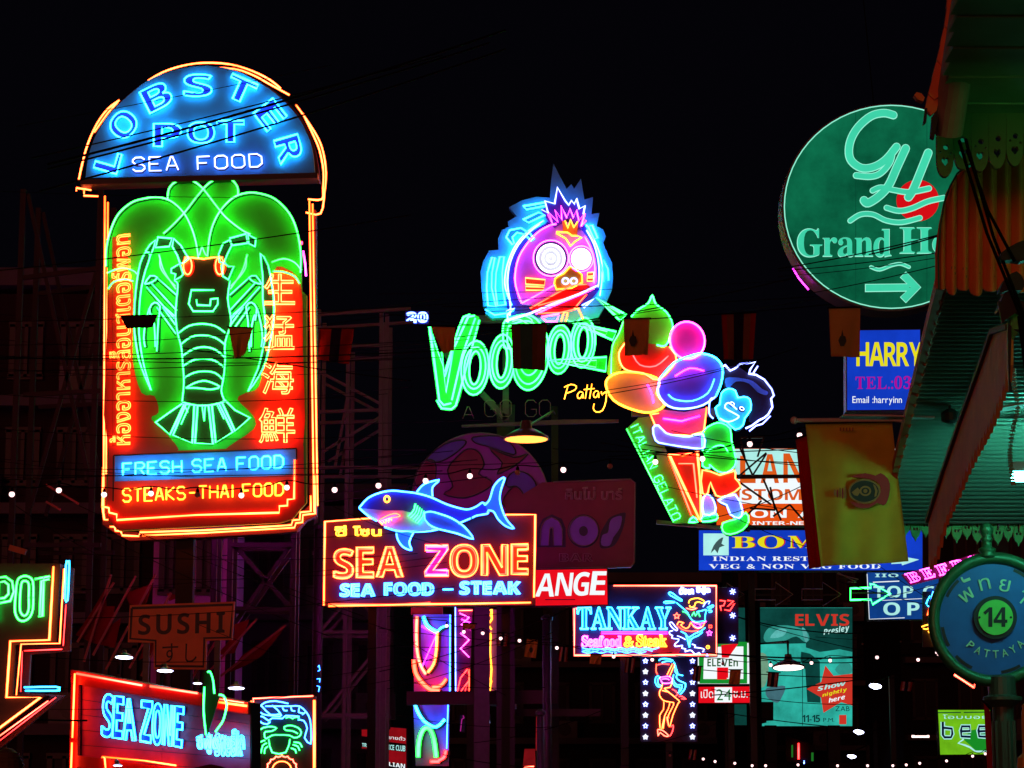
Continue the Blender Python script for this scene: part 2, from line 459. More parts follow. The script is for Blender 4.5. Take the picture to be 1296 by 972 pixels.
SOOT = paint('sooty_steel', (.012, .008, .009), .7, .3)
def building(name, label, px0, px1, pytop, Y, depth, mat, rows, cols, wpx, slab=True, frame=None):
    a, b = W(px0, pytop, Y), W(px1, pytop, Y); top = a.z
    r = thing(name, label, 'building', Vector(((a.x + b.x) / 2, Y, 0)))
    M().box(((a.x + b.x) / 2, Y + depth / 2, top / 2), (b.x - a.x, depth, top)).build('wall', mat, r)
    M().box(((a.x + b.x) / 2, Y + depth / 2, top + .25), (b.x - a.x + .5, depth + .5, .3)).build('roof', WALL_B, r)
    h = (top - 1.0) / rows
    for i in range(rows):
        z = 1.0 + h * i
        if slab: M().box(((a.x + b.x) / 2, Y - .25, z - .12), (b.x - a.x - .1, .7, .18)).build('balcony_slab', WALL_B, r)
        for j in range(cols):
            cx = a.x + (b.x - a.x) * (j + .5) / cols; w = (b.x - a.x) / cols * wpx; hh = h * .5
            fr = M(); zc = z + h * .45; y = Y - .04
            for dx, dz, sx, sz in ((0, hh / 2, w + .12, .09), (0, -hh / 2, w + .12, .09), (w / 2, 0, .09, hh), (-w / 2, 0, .09, hh), (0, 0, .06, hh)):
                fr.box((cx + dx, y, zc + dz), (sx, .1, sz))
            f = fr.build('window', frame or FRAME, r)
            M().box((cx, Y - .012, zc), (w - .03, .02, hh - .03)).build('pane', GLASS, f)
            if slab and (i + j) % 3 == 0:
                ac = M().box((cx + w * .35, Y - .3, z + .22), (.75, .32, .5)).build('air_conditioner', paint('ac_casing', (.08, .075, .08), .6), r)
                M().lathe((cx + w * .35, Y - .47, z + .22), [(.19, 0), (.19, .02)], 12, Vector((0, -1, 0))).build('fan_grille', BLACK, ac)
    return r

building('shophouse', 'dark concrete shophouse behind the tall lobster sign, flat roof and rows of small windows', -60, 262, 372, 39, 5, WALL_A, 5, 5, .55)
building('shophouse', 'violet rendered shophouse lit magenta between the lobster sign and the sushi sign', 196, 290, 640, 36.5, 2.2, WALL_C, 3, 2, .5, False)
building('shophouse', 'dim narrow shophouse behind the steel lattice beside the shark sign', 310, 500, 640, 46, 9, WALL_B, 3, 3, .5)
building('shophouse', 'black low block behind the seafood and dancer signs in mid street', 560, 905, 742, 72, 12, paint('sooty_wall', (.016, .014, .016), .9, 0, .4, 2), 3, 6, .5, True, DKF)
building('shophouse', 'distant unlit block beyond the blue poster', 925, 1090, 700, 86, 12, paint('sooty_wall', (.016, .014, .016)), 4, 4, .5, True, DKF)
building('shophouse', 'distant dark block behind the round street number sign', 1135, 1420, 640, 78, 12, paint('sooty_wall', (.016, .014, .016)), 4, 5, .5, True, DKF)

def lattice(name, label, legs, rungs, diags, Y, D, wpx=6, mat=STEEL, cat='steel frame'):
    """an upright steel frame: legs (px x, top y, bottom y), rungs and diagonals in the same pixels, front and rear planes"""
    r = thing(name, label, cat, Vector((W(legs[0][0], 900, Y).x, Y, 0)))
    g = wpx * Y / F
    for k, yy in enumerate((Y, Y + D)):
        for x, y0, y1 in legs:
            a = W(x, y0, Y); M().bar((a.x, yy, a.z), (a.x, yy, 0), g).build('leg', mat, r)
        for x0, y0, x1, y1 in rungs:
            a, b = W(x0, y0, Y), W(x1, y1, Y); M().bar((a.x, yy - .02, a.z), (b.x, yy - .02, b.z), g * .8).build('rung', mat, r)
        for x0, y0, x1, y1 in diags:
            a, b = W(x0, y0, Y), W(x1, y1, Y); M().bar((a.x, yy + .03, a.z), (b.x, yy + .03, b.z), g * .7).build('brace', mat, r)
    return r
lattice('sign_tower', 'dark cross braced steel tower at the picture edge, left of the lobster sign', [(30, 240, 0), (128, 240, 0)], [(30, 352, 128, 340), (30, 500, 128, 495), (30, 690, 128, 690)],
        [(35, 245, 118, 633), (123, 339, 38, 642)], 33, 1.1, 7, paint('sooty_steel', (.012, .008, .009), .7, .3))
lattice('sign_tower', 'steel lattice tower standing right beside the lobster sign, behind the shark sign', [(404, 392, 0), (441, 430, 0), (483, 394, 0), (490, 398, 0)],
        [(380, 400, 520, 391), (400, 439, 483, 437), (395, 522, 483, 519), (400, 592, 545, 592), (395, 700, 490, 700), (395, 800, 490, 800), (395, 905, 490, 905)],
        [(404, 470, 480, 510), (408, 572, 480, 528), (440, 500, 424, 590), (404, 800, 490, 702), (404, 705, 490, 798), (404, 910, 490, 805)], 40, 1.2, 5)
lattice('sign_gantry', 'crossed steel bracing under the lobster sign, above the sushi board', [(272, 672, 0), (292, 672, 0), (372, 664, 0)], [(292, 690, 372, 690), (272, 770, 372, 772)],
        [(296, 690, 368, 770), (368, 690, 296, 790)], 31.2, .5, 7, paint('sooty_steel', (.012, .008, .009), .7, .3))

# ================================================================== the lobster sign
S = Sign('neon_sign', 'tall arched neon sign with a green lobster on red, lettered lobster pot sea food', 'neon sign', 262, 660, 30)
dome = sm('A1', '108,604 118,520 150,420 210,320 290,240 380,168 480,122 600,97 700,97 800,120 900,172 980,228 1050,298 1100,372 1135,462 1150,580', 4)
S.plate(dome, paint('painted_dome_glow', (.025, .48, .85), .5, 0, .15), 'arch_board', 0, .10)  # blue glow of the arch letters is put into the board colour
rim = sm('A1', '100,612 108,520 140,412 200,310 280,228 372,156 478,110 600,85 700,85 806,108 908,162 990,218 1062,290 1112,366 1148,462 1168,600 1150,584', 4)
S.plate([rim + pts('A1', '1150,600 108,625')], MAROON, 'arch_rim', -.22, .2)
S.plate(pts('A1', '90,618 1165,588 1165,612 90,642'), BLACK, 'crossbar', -.1, .3)
# the lit field carrying the lobster: green tube glow put into its paint
field = (sm('A1', '205,1010 207,930 225,850 260,775 320,722 380,703 440,697 486,706', 4) + sm('A1', '484,700 490,660 520,628 570,614 612,628 641,651', 4) +
         sm('A1', '641,651 670,634 725,605 770,613 800,648 803,682', 4) + sm('A1', '806,681 840,677 900,678 970,704 1035,768 1070,848 1086,950', 4))
S.plate(field + pts('A2', '1090,360 1112,380') + pts('A3', '1112,565 1080,600 1048,640 990,658 260,694 214,654 204,600'), paint('painted_green_glow', (.05, .52, .06), .5, 0, .15), 'lobster_board', 0, .09)
S.plate(pts('A2', '180,-20 188,-20') + pts('A3', '190,0 205,600 215,655 262,697 990,664 1050,645 1084,606 1120,570') + pts('A2', '1120,-20 1150,-20') + pts('A3', '1152,620 1105,640 1060,690 980,700 300,735 235,700 175,660'),
        MAROON, 'edge_trim', -.25, .2)
S.tube(pts('A2', '1095,175 1104,235 1108,290'), PINK, r=1.3)
for s in ('70,600 85,530 110,440 150,350 200,280 255,238', '385,150 450,112 540,82 640,68 760,75 860,105 940,145 990,185', '632,88 780,96 870,127 930,160 1030,215',
          '1060,260 1110,330 1160,410 1185,480 1197,570 1190,660 1172,755 1105,750', '1092,300 1140,400 1168,470 1185,560 1183,640 1178,690 1115,690', '140,385 200,300 248,246'):
    S.tube(sm('A1', s, 3), YEL, r=1.3, off=-.02)
for s in ('60,655 60,640 128,650', '95,645 95,676 160,678'): S.tube(pts('A1', s), YEL, r=1.1, off=.0)
for a, b in (((132.8, 248), (131, 655)), ((136.6, 256), (134.2, 600)), ((391.5, 254), (397.5, 648)), ((395.6, 258), (402, 640))): S.tube([a, b], YEL, r=1.15, off=.0)
for z, s in (('A3', '1058,372 1055,550 1025,552 1025,580 988,582 988,612 620,622 250,646 250,620 216,612 214,590 182,584'),
             ('A3', '1128,530 1128,602 1080,606 1078,640 1046,642 1040,664 990,668 640,688 350,697 345,714 270,712 262,692 238,690 235,672 212,672'),
             ('A3', '1146,540 1148,612 1092,618 1090,652 1060,655 1054,676 985,680 640,700 360,712')):
    S.tube(pts(z, s), YEL, r=1.15, off=.10 if '1058,372' in s else 0)
S.tube(pts('A3', '1146,430 1148,610'), YEL, r=1.2, off=0); S.tube(pts('A3', '182,400 178,580 188,640 205,640'), YEL, r=1.2, off=0)
# arch lettering
def turned(c, w, h, deg, z='A1'):
    a = math.radians(deg); o = []
    for x, y in ((-w / 2, -h / 2), (w / 2, -h / 2), (w / 2, h / 2), (-w / 2, h / 2)):
        o.append(zp(z, c[0] + x * math.cos(a) - y * math.sin(a), c[1] + x * math.sin(a) + y * math.cos(a)))
    return o
LB = paint('letter_blue_paint', (.01, .02, .5), .5)
for ch, c, w, h, d in (('L', (212, 532), 92, 108, -74), ('O', (283, 366), 118, 112, -50), ('B', (434, 240), 122, 108, -27), ('S', (620, 188), 126, 100, 0),
                       ('T', (815, 208), 128, 104, 24), ('E', (948, 322), 104, 112, 52), ('R', (1034, 478), 112, 112, 74)):
    S.outline(ch, turned(c, w, h, d), SKY, r=1.15, off=.15, panel=LB, poff=.101, pth=.012, bold='sans')
for ch, b in (('P', (420, 362, 545, 465)), ('O', (573, 355, 695, 450)), ('T', (706, 348, 830, 446))):
    S.outline(ch, box('A1', *b), SKY, r=1.15, off=.15, panel=LB, poff=.101, pth=.012, bold='sans')
S.strokes('SEA', [zp('A1', 325, 516), zp('A1', 528, 510), zp('A1', 532, 572), zp('A1', 325, 578)], WHITE, 1.15, .15, BLACK)
S.strokes('FOOD', [zp('A1', 618, 512), zp('A1', 908, 498), zp('A1', 912, 556), zp('A1', 620, 570)], WHITE, 1.15, .15, BLACK)
for o in [x for x in bpy.data.objects if x.name.startswith('painted_outline') and x.parent and x.parent.parent == S.root]: o.location.y -= .09
# painted lobster: dark body, claws and tail, standing a little proud of the board
body = (pts('A2', '560,215 640,222 725,215 728,250 745,305 760,320 757,400 768,480 768,520 745,600 745,680 738,760 728,820 745,868 700,880 645,886 600,882 550,870 556,790 553,700 546,620 530,560 520,480 525,400 530,330 545,305 565,290 560,250'))
S.plate(body, DARKG, 'lobster_body', .091, .03)
tails = ['548,122 500,155 430,205 495,262 560,125', '566,125 508,264 596,300 606,128', '620,128 608,300 690,304 670,128', '684,125 702,298 780,250 716,118', '728,112 790,245 858,185 790,150 745,105']
for t in tails: S.plate(pts('A3', t), DARKG, 'tail_fan', .091, .02)
LFT = ['440,122 505,128 492,165 430,170', '385,185 405,155 430,135 422,168 408,203', '512,128 545,160 565,195 580,218 555,240 540,240 528,205 505,165', '500,265 540,242 555,290 545,302 515,318 520,290 500,285']
horn = '385,190 360,240 345,320 335,420 332,520 340,600 355,680 380,750 408,815 385,735 368,660 355,560 356,450 366,350 385,270 406,206'
rhorn = '905,196 940,250 955,330 965,400 965,500 950,590 930,680 900,750 850,820 893,720 913,640 928,560 923,470 915,400 915,300'
RGT = ['765,127 840,107 846,150 778,160', '848,110 885,130 880,165 852,152', '735,150 765,135 775,160 755,200 742,235 745,240 720,235 715,200', '745,240 760,255 785,255 770,290 760,315 735,300 728,250']
for t in LFT + RGT: S.plate(pts('A2', t), DARKG, 'claw_segment', .091, .02)
S.plate(sm('A2', horn, 2, True), DARKG, 'feeler', .091, .02); S.plate(sm('A2', rhorn, 2, True), DARKG, 'feeler', .091, .02)
LO = .17
RF = paint('painted_red_glow', (.90, .04, .02), .5, 0, .15)  # red glow of the amber letters, painted onto the board
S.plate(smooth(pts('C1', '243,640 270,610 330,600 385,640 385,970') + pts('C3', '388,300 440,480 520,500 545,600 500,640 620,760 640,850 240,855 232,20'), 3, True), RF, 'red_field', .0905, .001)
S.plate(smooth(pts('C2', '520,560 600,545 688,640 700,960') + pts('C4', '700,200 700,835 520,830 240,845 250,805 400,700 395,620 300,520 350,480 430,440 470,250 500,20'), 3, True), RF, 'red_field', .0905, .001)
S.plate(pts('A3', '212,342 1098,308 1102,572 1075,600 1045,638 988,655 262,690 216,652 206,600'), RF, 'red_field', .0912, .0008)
S.plate(pts('A3', '240,354 1062,323 1064,440 240,470'), paint('painted_blue_glow', (.10, .42, .90), .5), 'painted_glow_field', .0923, .001)  # blue glow around the text, painted as a flat field
g1 = ['205,1010 207,930 225,850 260,775 320,722 380,703 440,697 500,715 555,765 590,830 612,900 624,975', '1086,1040 1087,950 1070,850 1035,770 970,705 900,680 840,678 780,700 725,755 690,820 672,890 665,960',
      '484,712 490,660 520,628 570,615 610,630 650,665 700,730 750,790 820,845 860,865', '803,690 800,650 770,615 725,607 670,635 620,690 570,755 530,800 490,840 465,862']
for s in g1: S.tube(sm('A1', s, 4), GREEN, r=1.35, off=LO, back=None); S.ribbon(sm('A1', s, 4), DARKG, 3.4, .092)
for s in ('210,285 240,272 285,262 330,275 345,290', '215,357 240,325 290,313 330,322', '955,236 1010,220 1060,237 1090,272', '960,277 1010,280 1060,300 1082,332', '452,225 445,200 462,262 490,312 522,358',
          '450,215 452,260 478,300 520,345', '640,163 628,205', '640,163 655,200 668,208'):
    S.tube(sm('A2', s, 3), GREEN, r=1.2, off=LO)
    if s[:3] in ('452', '450'): S.tube(mirror(sm('A2', s, 3), 80 + 645 / 3.6), GREEN, r=1.2, off=LO)
for t in LFT + RGT: S.tube(pts('A2', t), MINT, r=1.15, off=LO, closed=True)
for s in (horn, rhorn): S.tube(sm('A2', s, 2, True), MINT, r=1.2, off=LO, closed=True)
for s in ('515,320 530,335 525,400 520,480 530,560 546,620 553,700 558,780 550,868', '768,318 757,400 770,480 770,520 745,600 745,680 738,760 728,820 745,868', '530,560 580,525 640,515 700,525 745,555',
          '540,612 590,575 645,567 700,578 748,612', '552,660 600,630 650,620 700,632 742,665', '556,705 600,680 650,673 700,683 738,710', '560,760 600,738 650,730 700,738 735,768',
          '566,806 610,782 660,774 720,800 680,812 620,806 566,806', '550,870 600,882 645,886 700,880 745,866'):
    S.tube(sm('A2', s, 3), MINT, r=1.15, off=LO)
for s in ('695,362 592,362 580,425 600,458 690,458 712,425 712,400 680,403 676,435', '615,405 618,430 676,432'): S.tube(pts('A2', s), MINT, r=1.05, off=LO)
S.tube(pts('A2', '560,213 600,216 650,222 690,214 735,213'), YEL, r=1.1, off=LO)
for cx in (575, 720): S.tube(ell('A2', cx, 252, 19, 40, 16), YEL, r=1.2, off=LO, closed=True); S.plate(ell('A2', cx, 252, 30, 48, 16), REDP, 'eye_patch', .12, .012)
legs = ['388,348 515,490', '436,305 525,385', '405,325 525,455', '435,440 522,560', '455,425 516,480', '380,335 405,297 438,305 410,328 380,335', '410,500 402,445 425,418 450,436 442,500 435,640', '428,620 424,520 410,470', '400,445 382,520 376,580 382,620', '462,440 520,520']
for s in legs:
    p = pts('A2', s) if len(s) < 20 else sm('A2', s, 2)
    S.tube(p, MINT, r=1.15, off=LO); S.tube(mirror(p, 80 + 645 / 3.6), MINT, r=1.15, off=LO)
    S.ribbon(p, DARKG, 5.2, .092); S.ribbon(mirror(p, 80 + 645 / 3.6), DARKG, 5.2, .092)
for t in tails: S.tube(pts('A3', t), MINT, r=1.15, off=LO, closed=True)
for s in ('560,125 575,160', '585,125 545,215', '640,125 650,200', '655,125 650,200', '705,118 740,190'): S.tube(pts('A3', s), MINT, r=1.0, off=LO)
# side lettering in amber
tq = [zp('C3', 252, 805), (zp('C3', 252, 0)[0], 303), (zp('C3', 378, 0)[0], 300), zp('C3', 378, 800)]
S.outline('ห้องอาหารล็อบสเตอร์พอท', tq, neon('neon_side_amber', (1.0, 0.085, 0.004), 6), r=.85, off=LO, whole=True)
S.ribbon([(153.5, 566), (153.5, 302)], paint('thai_backing', (.55, .03, .01), .5), 20, .092)
CJ = [('生', ('C2', 470, 585, 655, 770)), ('猛', ('C2', 468, 838, 650, 1050)), ('海', ('C4', 455, 300, 645, 492)), ('鮮', ('C4', 437, 580, 655, 790))]
for ch, b in CJ:
    S.outline(ch, box(*b), YEL, r=.85, off=LO, whole=True)
S.strokes('FRESH SEA FOOD', [zp('A3', 282, 392), zp('A3', 1008, 355), zp('A3', 1008, 412), zp('A3', 282, 446)], CYAN, 1.35, LO, None)
S.strokes('STEAKS-THAI FOOD', [zp('A3', 282, 508), zp('A3', 1008, 480), zp('A3', 1008, 536), zp('A3', 282, 566)], LEMON, 1.25, LO, None)
for a, b in (('235,352', '1066,320'), ('235,352', '233,560'), ('1066,320', '1066,372')): S.ribbon(pts('A3', a + ' ' + b), BLACK, 1.6, .094)
for i in range(3):   # unseen tubes added at the back to light the buildings behind
    S.tube([(150, 300 + i * 130), (380, 300 + i * 130)], REARR, 'added_rear_tube', 2.2, -.34)
S.tube([(150, 640), (380, 630)], REARV, 'added_rear_tube', 2.0, -.34)
M().bar(S.P(232, 668, -.3), (S.P(232, 668, -.3).x, S.P(232, 668, -.3).y, 0), .22).build('post', SOOT, S.root)

# ================================================================== the shark sign
S = Sign('neon_sign', 'sea zone neon sign with a blue shark leaping across its top edge', 'neon sign', 543, 766, 34)
S.plate(pts('Z5', '150,236 936,210 936,548 150,550'), paint('wine_board', (.075, .008, .035), .5, 0, .4, 4), 'board', -.3, .3)
S.tube(pts('Z5', '328,225 152,238 148,550'), YEL, r=1.2, off=.06); S.tube(pts('Z5', '825,212 935,212 930,520'), YEL, r=1.2, off=.06); S.tube(pts('Z5', '165,552 540,545 700,543 918,539'), YEL, r=1.2, off=.06)
S.tube(pts('Z5', '165,545 400,547 545,540'), ORA, r=1.0, off=.06)
FILL_R = paint('letter_red_paint', (.9, .16, .05), .5)
zone = [('S', (185, 340, 258, 450)), ('E', (270, 334, 334, 446)), ('A', (344, 332, 442, 444)), ('Z', (524, 326, 612, 440)), ('O', (618, 324, 722, 444)), ('N', (735, 324, 832, 438)), ('E', (846, 322, 908, 434))]
for k, (ch, b) in enumerate(zone):
    S.outline(ch, box('Z5', *b), PEACH if ch == 'Z' else YEL, r=1.1, off=.07, panel=FILL_R if ch != 'Z' else paint('letter_pink_paint', (.9, .06, .35), .5), poff=.004, pth=.02, bold='sans')
    cx, cy = (b[0] + b[2]) / 2, (b[1] + b[3]) / 2
    q = [cx - (cx - b[0]) * .86, cy - (cy - b[1]) * .90, cx + (b[2] - cx) * .86, cy + (b[3] - cy) * .90]
    S.outline(ch, box('Z5', *q), ORA if ch != 'Z' else PINK, r=.8, off=.055, bold='sans')
for t, b in (('SEA', (210, 470, 337, 516)), ('FOOD', (374, 466, 556, 512)), ('STEAK', (655, 461, 878, 508))):
    S.outline(t, box('Z5', *b), BLUE, r=1.05, off=.06, panel=paint('letter_ice_paint', (.5, .6, .9), .5), poff=.004, pth=.01, bold='sans')
S.tube(pts('Z5', '590,490 630,490'), BLUE, r=1.4, off=.06)
S.outline('ซี', box('Z5', 190, 254, 232, 292), LEMON, r=.9, off=.06, whole=True); S.outline('โซน', box('Z5', 258, 256, 360, 290), LEMON, r=.9, off=.06, whole=True)
shark = '133,285 190,222 270,186 350,173 430,180 510,190 600,215 700,260 800,290 850,294 900,275 940,250 955,268 970,305 970,322 880,340 850,365 780,387 650,425 570,438 430,440 360,430 300,410 250,370 190,335'
tail = '955,268 985,230 1010,150 1050,102 1082,92 1060,160 1050,230 1070,310 1100,370 1142,420 1090,405 1040,360 1010,310 972,302'
pect = '556,318 600,310 660,325 740,355 820,410 877,488 780,455 700,435 640,420 590,395 560,358'
dors = '510,182 560,130 656,105 612,150 612,212'; low = '375,435 385,490 420,540 475,560 460,510 490,443'
belly = '133,285 200,290 300,300 420,300 520,330 620,400 780,387 650,425 570,438 430,440 360,430 300,410 250,370 190,335'
SB = paint('shark_back_blue', (.03, .04, .42), .5); SF = paint('shark_fin_blue', (.06, .30, .85), .5)
S.plate(pts('F5', shark), SB, 'shark_body', .12, .05)
for f in (tail, dors, low): S.plate(pts('F5', f), SF, 'shark_fin', .122, .045)
S.plate(pts('F5', pect), SF, 'shark_fin', .18, .03); S.plate(pts('F5', belly), paint('shark_belly_pale', (.55, .55, .8), .5), 'shark_belly', .171, .004)
for s in ('133,285 190,222 270,186 350,173 430,180 510,190 600,215 700,260 800,290 850,294 900,275 938,250 955,268', '970,305 970,322 900,335 870,350', '862,352 780,387', '650,425 570,438 430,440 360,430 298,410', '250,370 190,335 133,285'):
    S.tube(sm('F5', s, 3), BLUE, r=1.3, off=.21)
for s in (tail, pect, dors, low): S.tube(sm('F5', s, 3), BLUE, r=1.25, off=.23, closed=s in (pect,))
S.tube(pts('F5', '950,262 975,245'), BLUE, r=1.2, off=.21)
for i in range(5): S.tube(sm('F5', '%d,%d %d,%d %d,%d' % (500 + i * 14, 258 + i * 12, 490 + i * 14, 300 + i * 11, 455 + i * 15, 340 + i * 11), 3), MINT, r=1.2, off=.22)
S.tube(sm('F5', '262,365 320,335 370,322 402,338 360,348 335,352', 3), ORA, r=1.1, off=.22); S.tube(pts('F5', '262,368 285,395 292,375 305,388 312,360 325,380 330,352 345,368 345,345'), YEL, r=.9, off=.22)
S.tube(sm('F5', '270,372 330,352 380,345', 3), PINK, r=1.1, off=.2)
S.tube(ell('F5', 315, 228, 17, 20, 12), LEMON, r=1.1, off=.22, closed=True); S.plate(ell('F5', 315, 228, 7, 8, 10), BLACK, 'eye', .172, .01)
for yy in (672, 735): S.tube([(425, yy + 8), (662, yy)], REARV, 'added_rear_tube', 1.8, -.42)  # unseen violet tubes added to light the bar sign behind
for x in (470, 640): M().bar(S.P(x, 764, -.35), (S.P(x, 764, -.35).x, S.P(x, 764, -.35).y, 0), .12).build('post', SOOT, S.root)

# the unlit bar sign behind it
S = Sign('bar_sign', 'unlit purple round bar sign with a maroon nameboard reading nos bar', 'bar sign', 660, 726, 38.5)
PU = paint('purple_sign_paint', (.30, .03, .36), .5, 0, .45, 3); PV = paint('violet_blue_sign_paint', (.10, .05, .42), .5, 0, .4, 3); WN = paint('wine_nameboard', (.20, .012, .045), .5, 0, .4, 3)
S.plate(ell('E8', 380, 420, 378, 384, 48), PU, 'round_board', -.2, .2)
S.tube(ell('E8', 380, 420, 378, 384, 48), DIM, 'unlit_tube', .8, .04, closed=True)
for s, mt in (('90,170 180,100 280,75 300,95 240,150 170,190 110,195', PV), ('340,60 480,55 560,110 560,155 420,110 400,105 350,90', PV), ('520,300 560,250 640,260 690,330 690,430 630,435 620,380 580,330 530,330', PV),
              ('250,170 310,125 370,140 400,210 370,260 440,300 420,340 300,390 180,370 230,330 200,240', WN), ('20,300 60,200 130,190 130,300 60,340', WN), ('430,120 560,170 640,150 560,220 470,260 500,200', WN), ('500,420 560,330 610,360 620,440 580,470', WN)):
    S.plate(sm('E8', s, 3, True), mt, 'painted_shape', .002 + (mt is WN) * .004, .012)
    S.tube(sm('E8', s, 3, True), paint('unlit_dark_tube', (.02, .012, .02), .3), 'unlit_tube', .9, .04, closed=True)
S.plate([(686, 612), (798, 608), (803, 612), (802, 714), (798, 719), (640, 722), (640, 640)], WN, 'nameboard', .03, .12)
S.tube([(700, 612), (797, 608.5), (803, 613), (802, 713), (797, 718.5), (680, 722)], DIM, 'unlit_tube', .9, .2)
DKB = paint('letter_shadow', (.02, .006, .05), .5)
S.plate(pts('E8', '690,665 695,560 720,510 770,485 825,510 845,560 845,665'), DKB, 'letter_backing', .151, .012)
S.plate(ell('E8', 942, 577, 88, 92, 24), DKB, 'letter_backing', .151, .012); S.plate(sm('E8', '1030,660 1035,590 1060,540 1090,500 1165,475 1170,505 1155,570 1115,650 1060,672', 3, True), DKB, 'letter_backing', .151, .012)
LPU = paint('letter_violet', (.22, .10, .62), .5, 0, .2)
S.plate(pts('E8', '706,655 710,570 730,525 768,505 806,525 826,570 826,655 778,655 776,570 768,560 758,570 752,655'), LPU, 'letter', .165, .02)
S.plate([ell('E8', 942, 577, 78, 80, 24), ell('E8', 942, 577, 24, 28, 16)], LPU, 'letter', .165, .02)
S.plate(sm('E8', '1040,652 1045,600 1075,585 1085,530 1105,505 1150,498 1140,560 1105,610 1085,655', 3, True), LPU, 'letter', .165, .02)
for s in ('706,655 710,570 730,525 768,505 806,525 826,570 826,655', '752,655 758,570 768,560 776,570 778,655'): S.tube(sm('E8', s, 2), DIM, 'unlit_tube', .55, .22)
S.tube(ell('E8', 942, 577, 80, 82, 22), DIM, 'unlit_tube', .55, .22, closed=True)
S.outline('คินโม่ บาร์', box('E8', 845, 338, 1152, 406), DIMR, r=.6, off=.19, whole=True, name='unlit_letter')
S.outline('BAR', box('E8', 812, 700, 992, 742), DIMR, r=.55, off=.19, bold='sans', name='unlit_letter')
M().bar(S.P(610, 720, -.3), (S.P(610, 720, -.3).x, S.P(610, 720, -.3).y, 0), .25).build('post', STEEL, S.root)

# red light box
LR = glow('lightbox_red', (.82, .004, .012), 1.0, .12, 2); LW = glow('lightbox_white', (.86, .93, .96), 1.05)
def lightbox(name, label, quad, Y, mat, yaw=0, th=.25, cat='light box sign'):
    s = Sign(name, label, cat, sum(p[0] for p in quad) / len(quad), max(p[1] for p in quad), Y, yaw)
    cx, cy = sum(p[0] for p in quad) / len(quad), sum(p[1] for p in quad) / len(quad)
    big = [(x + (1.4 if x > cx else -1.4), y + (1.4 if y > cy else -1.4)) for x, y in quad]
    s.plate(big, BLACK, 'casing', -th, th - .012)
    s.plate(quad, mat, 'lit_face', -.01, .012)
    return s
S = lightbox('light_box_sign', 'red light box with white slanted letters ANGE, beside the shark sign', [(640, 722), (768, 720), (769, 765), (640, 767)], 37, LR)
for ch, b in (('R', (648, 728, 676, 756)), ('A', (678, 726, 702, 755)), ('N', (703, 725, 724, 754)), ('G', (725, 724, 745, 754)), ('E', (747, 723, 766, 753))):
    x0, y0, x1, y1 = b; S.word(ch, [(x0 + 3, y0), (x1 + 2, y0), (x1 - 1, y1), (x0 - 1, y1)], LW, bold='sans', off=.006)
S.ribbon([(690, 759), (728, 759)], BLACK, 1, .006)

# ================================================================== voodoo and its masked head
S = Sign('neon_sign', 'green voodoo neon lettering topped by a purple goggled head with spiky blue hair', 'neon sign', 660, 520, 38)
BP = paint('painted_halo_glow', (.05, .58, .95), .5, 0, .15)  # blue light around the head is put into this board colour
halo = '405,212 412,120 425,30 465,110 495,165 520,140 535,165 572,110 590,222 637,208 628,300 671,293 655,365 690,382 706,420 690,450 700,480 716,515 738,560 743,640 738,700 705,780 665,850 600,870 400,880 200,850 95,857 60,830 70,792 50,795 40,700 34,610 50,550 80,495 130,490 128,430 150,385 187,366 180,340 228,310 188,262 260,225 330,208'
S.plate(pts('C5', halo), BP, 'halo_board', -.2, .2)
head = sm('C5', '195,840 178,700 180,640 195,560 235,475 300,402 385,350 450,300 560,330 640,440 668,540 675,640 660,720 560,800 400,850', 3, True)
S.plate(head, paint('head_dark_blue', (.02, .02, .30), .5), 'head_back', .0015, .03)
S.plate(sm('C5', '255,785 225,700 220,630 240,540 290,460 350,400 420,365 520,350 600,420 645,520 655,600 650,690 560,740 400,780', 3, True), paint('face_orchid', (.42, .24, .92), .5, 0, .2), 'face', .032, .03)
S.plate(pts('C5', '360,285 390,262 385,245 430,260 445,170 485,238 505,262 520,238 535,258 545,228 562,282 590,268 580,330 600,350 570,390 500,330 430,380 395,345'), paint('hair_indigo', (.05, .02, .35), .5), 'hair', .063, .02)
tb = .13
for q in ('200,790 168,700 166,630 185,550 225,465 292,392 372,338', '600,360 655,470 682,560 684,650 672,740'): S.tube(sm('C5', q, 3), BLUEH, r=1.2, off=.045)  # extra blue tubes added to brighten the halo board
for s, mt in (('190,852 195,800 180,700 180,640 195,560 235,475 300,402 352,362', ICE), ('255,785 225,700 220,630 240,540 290,460 350,400 410,368', PINK), ('600,395 640,470 663,560 668,640 662,700', ICE), ('590,430 630,510 645,600 640,680', PINK),
              ('255,785 330,745 400,705 425,690', PINK), ('410,368 440,362', PINK)):
    S.tube(sm('C5', s, 3), mt, r=1.3, off=tb)
S.tube(pts('C5', '360,285 395,305 378,240 430,255 445,167 487,240 505,262 520,237 535,257 547,227 562,282 592,266 583,310'), WHITE, r=1.2, off=tb)
S.tube(pts('C5', '395,312 420,368 402,306 447,352 432,290 468,340 465,268 495,330 512,282 530,330 547,290 560,345 590,310 572,375 598,345'), PINK, r=1.15, off=tb + .01)
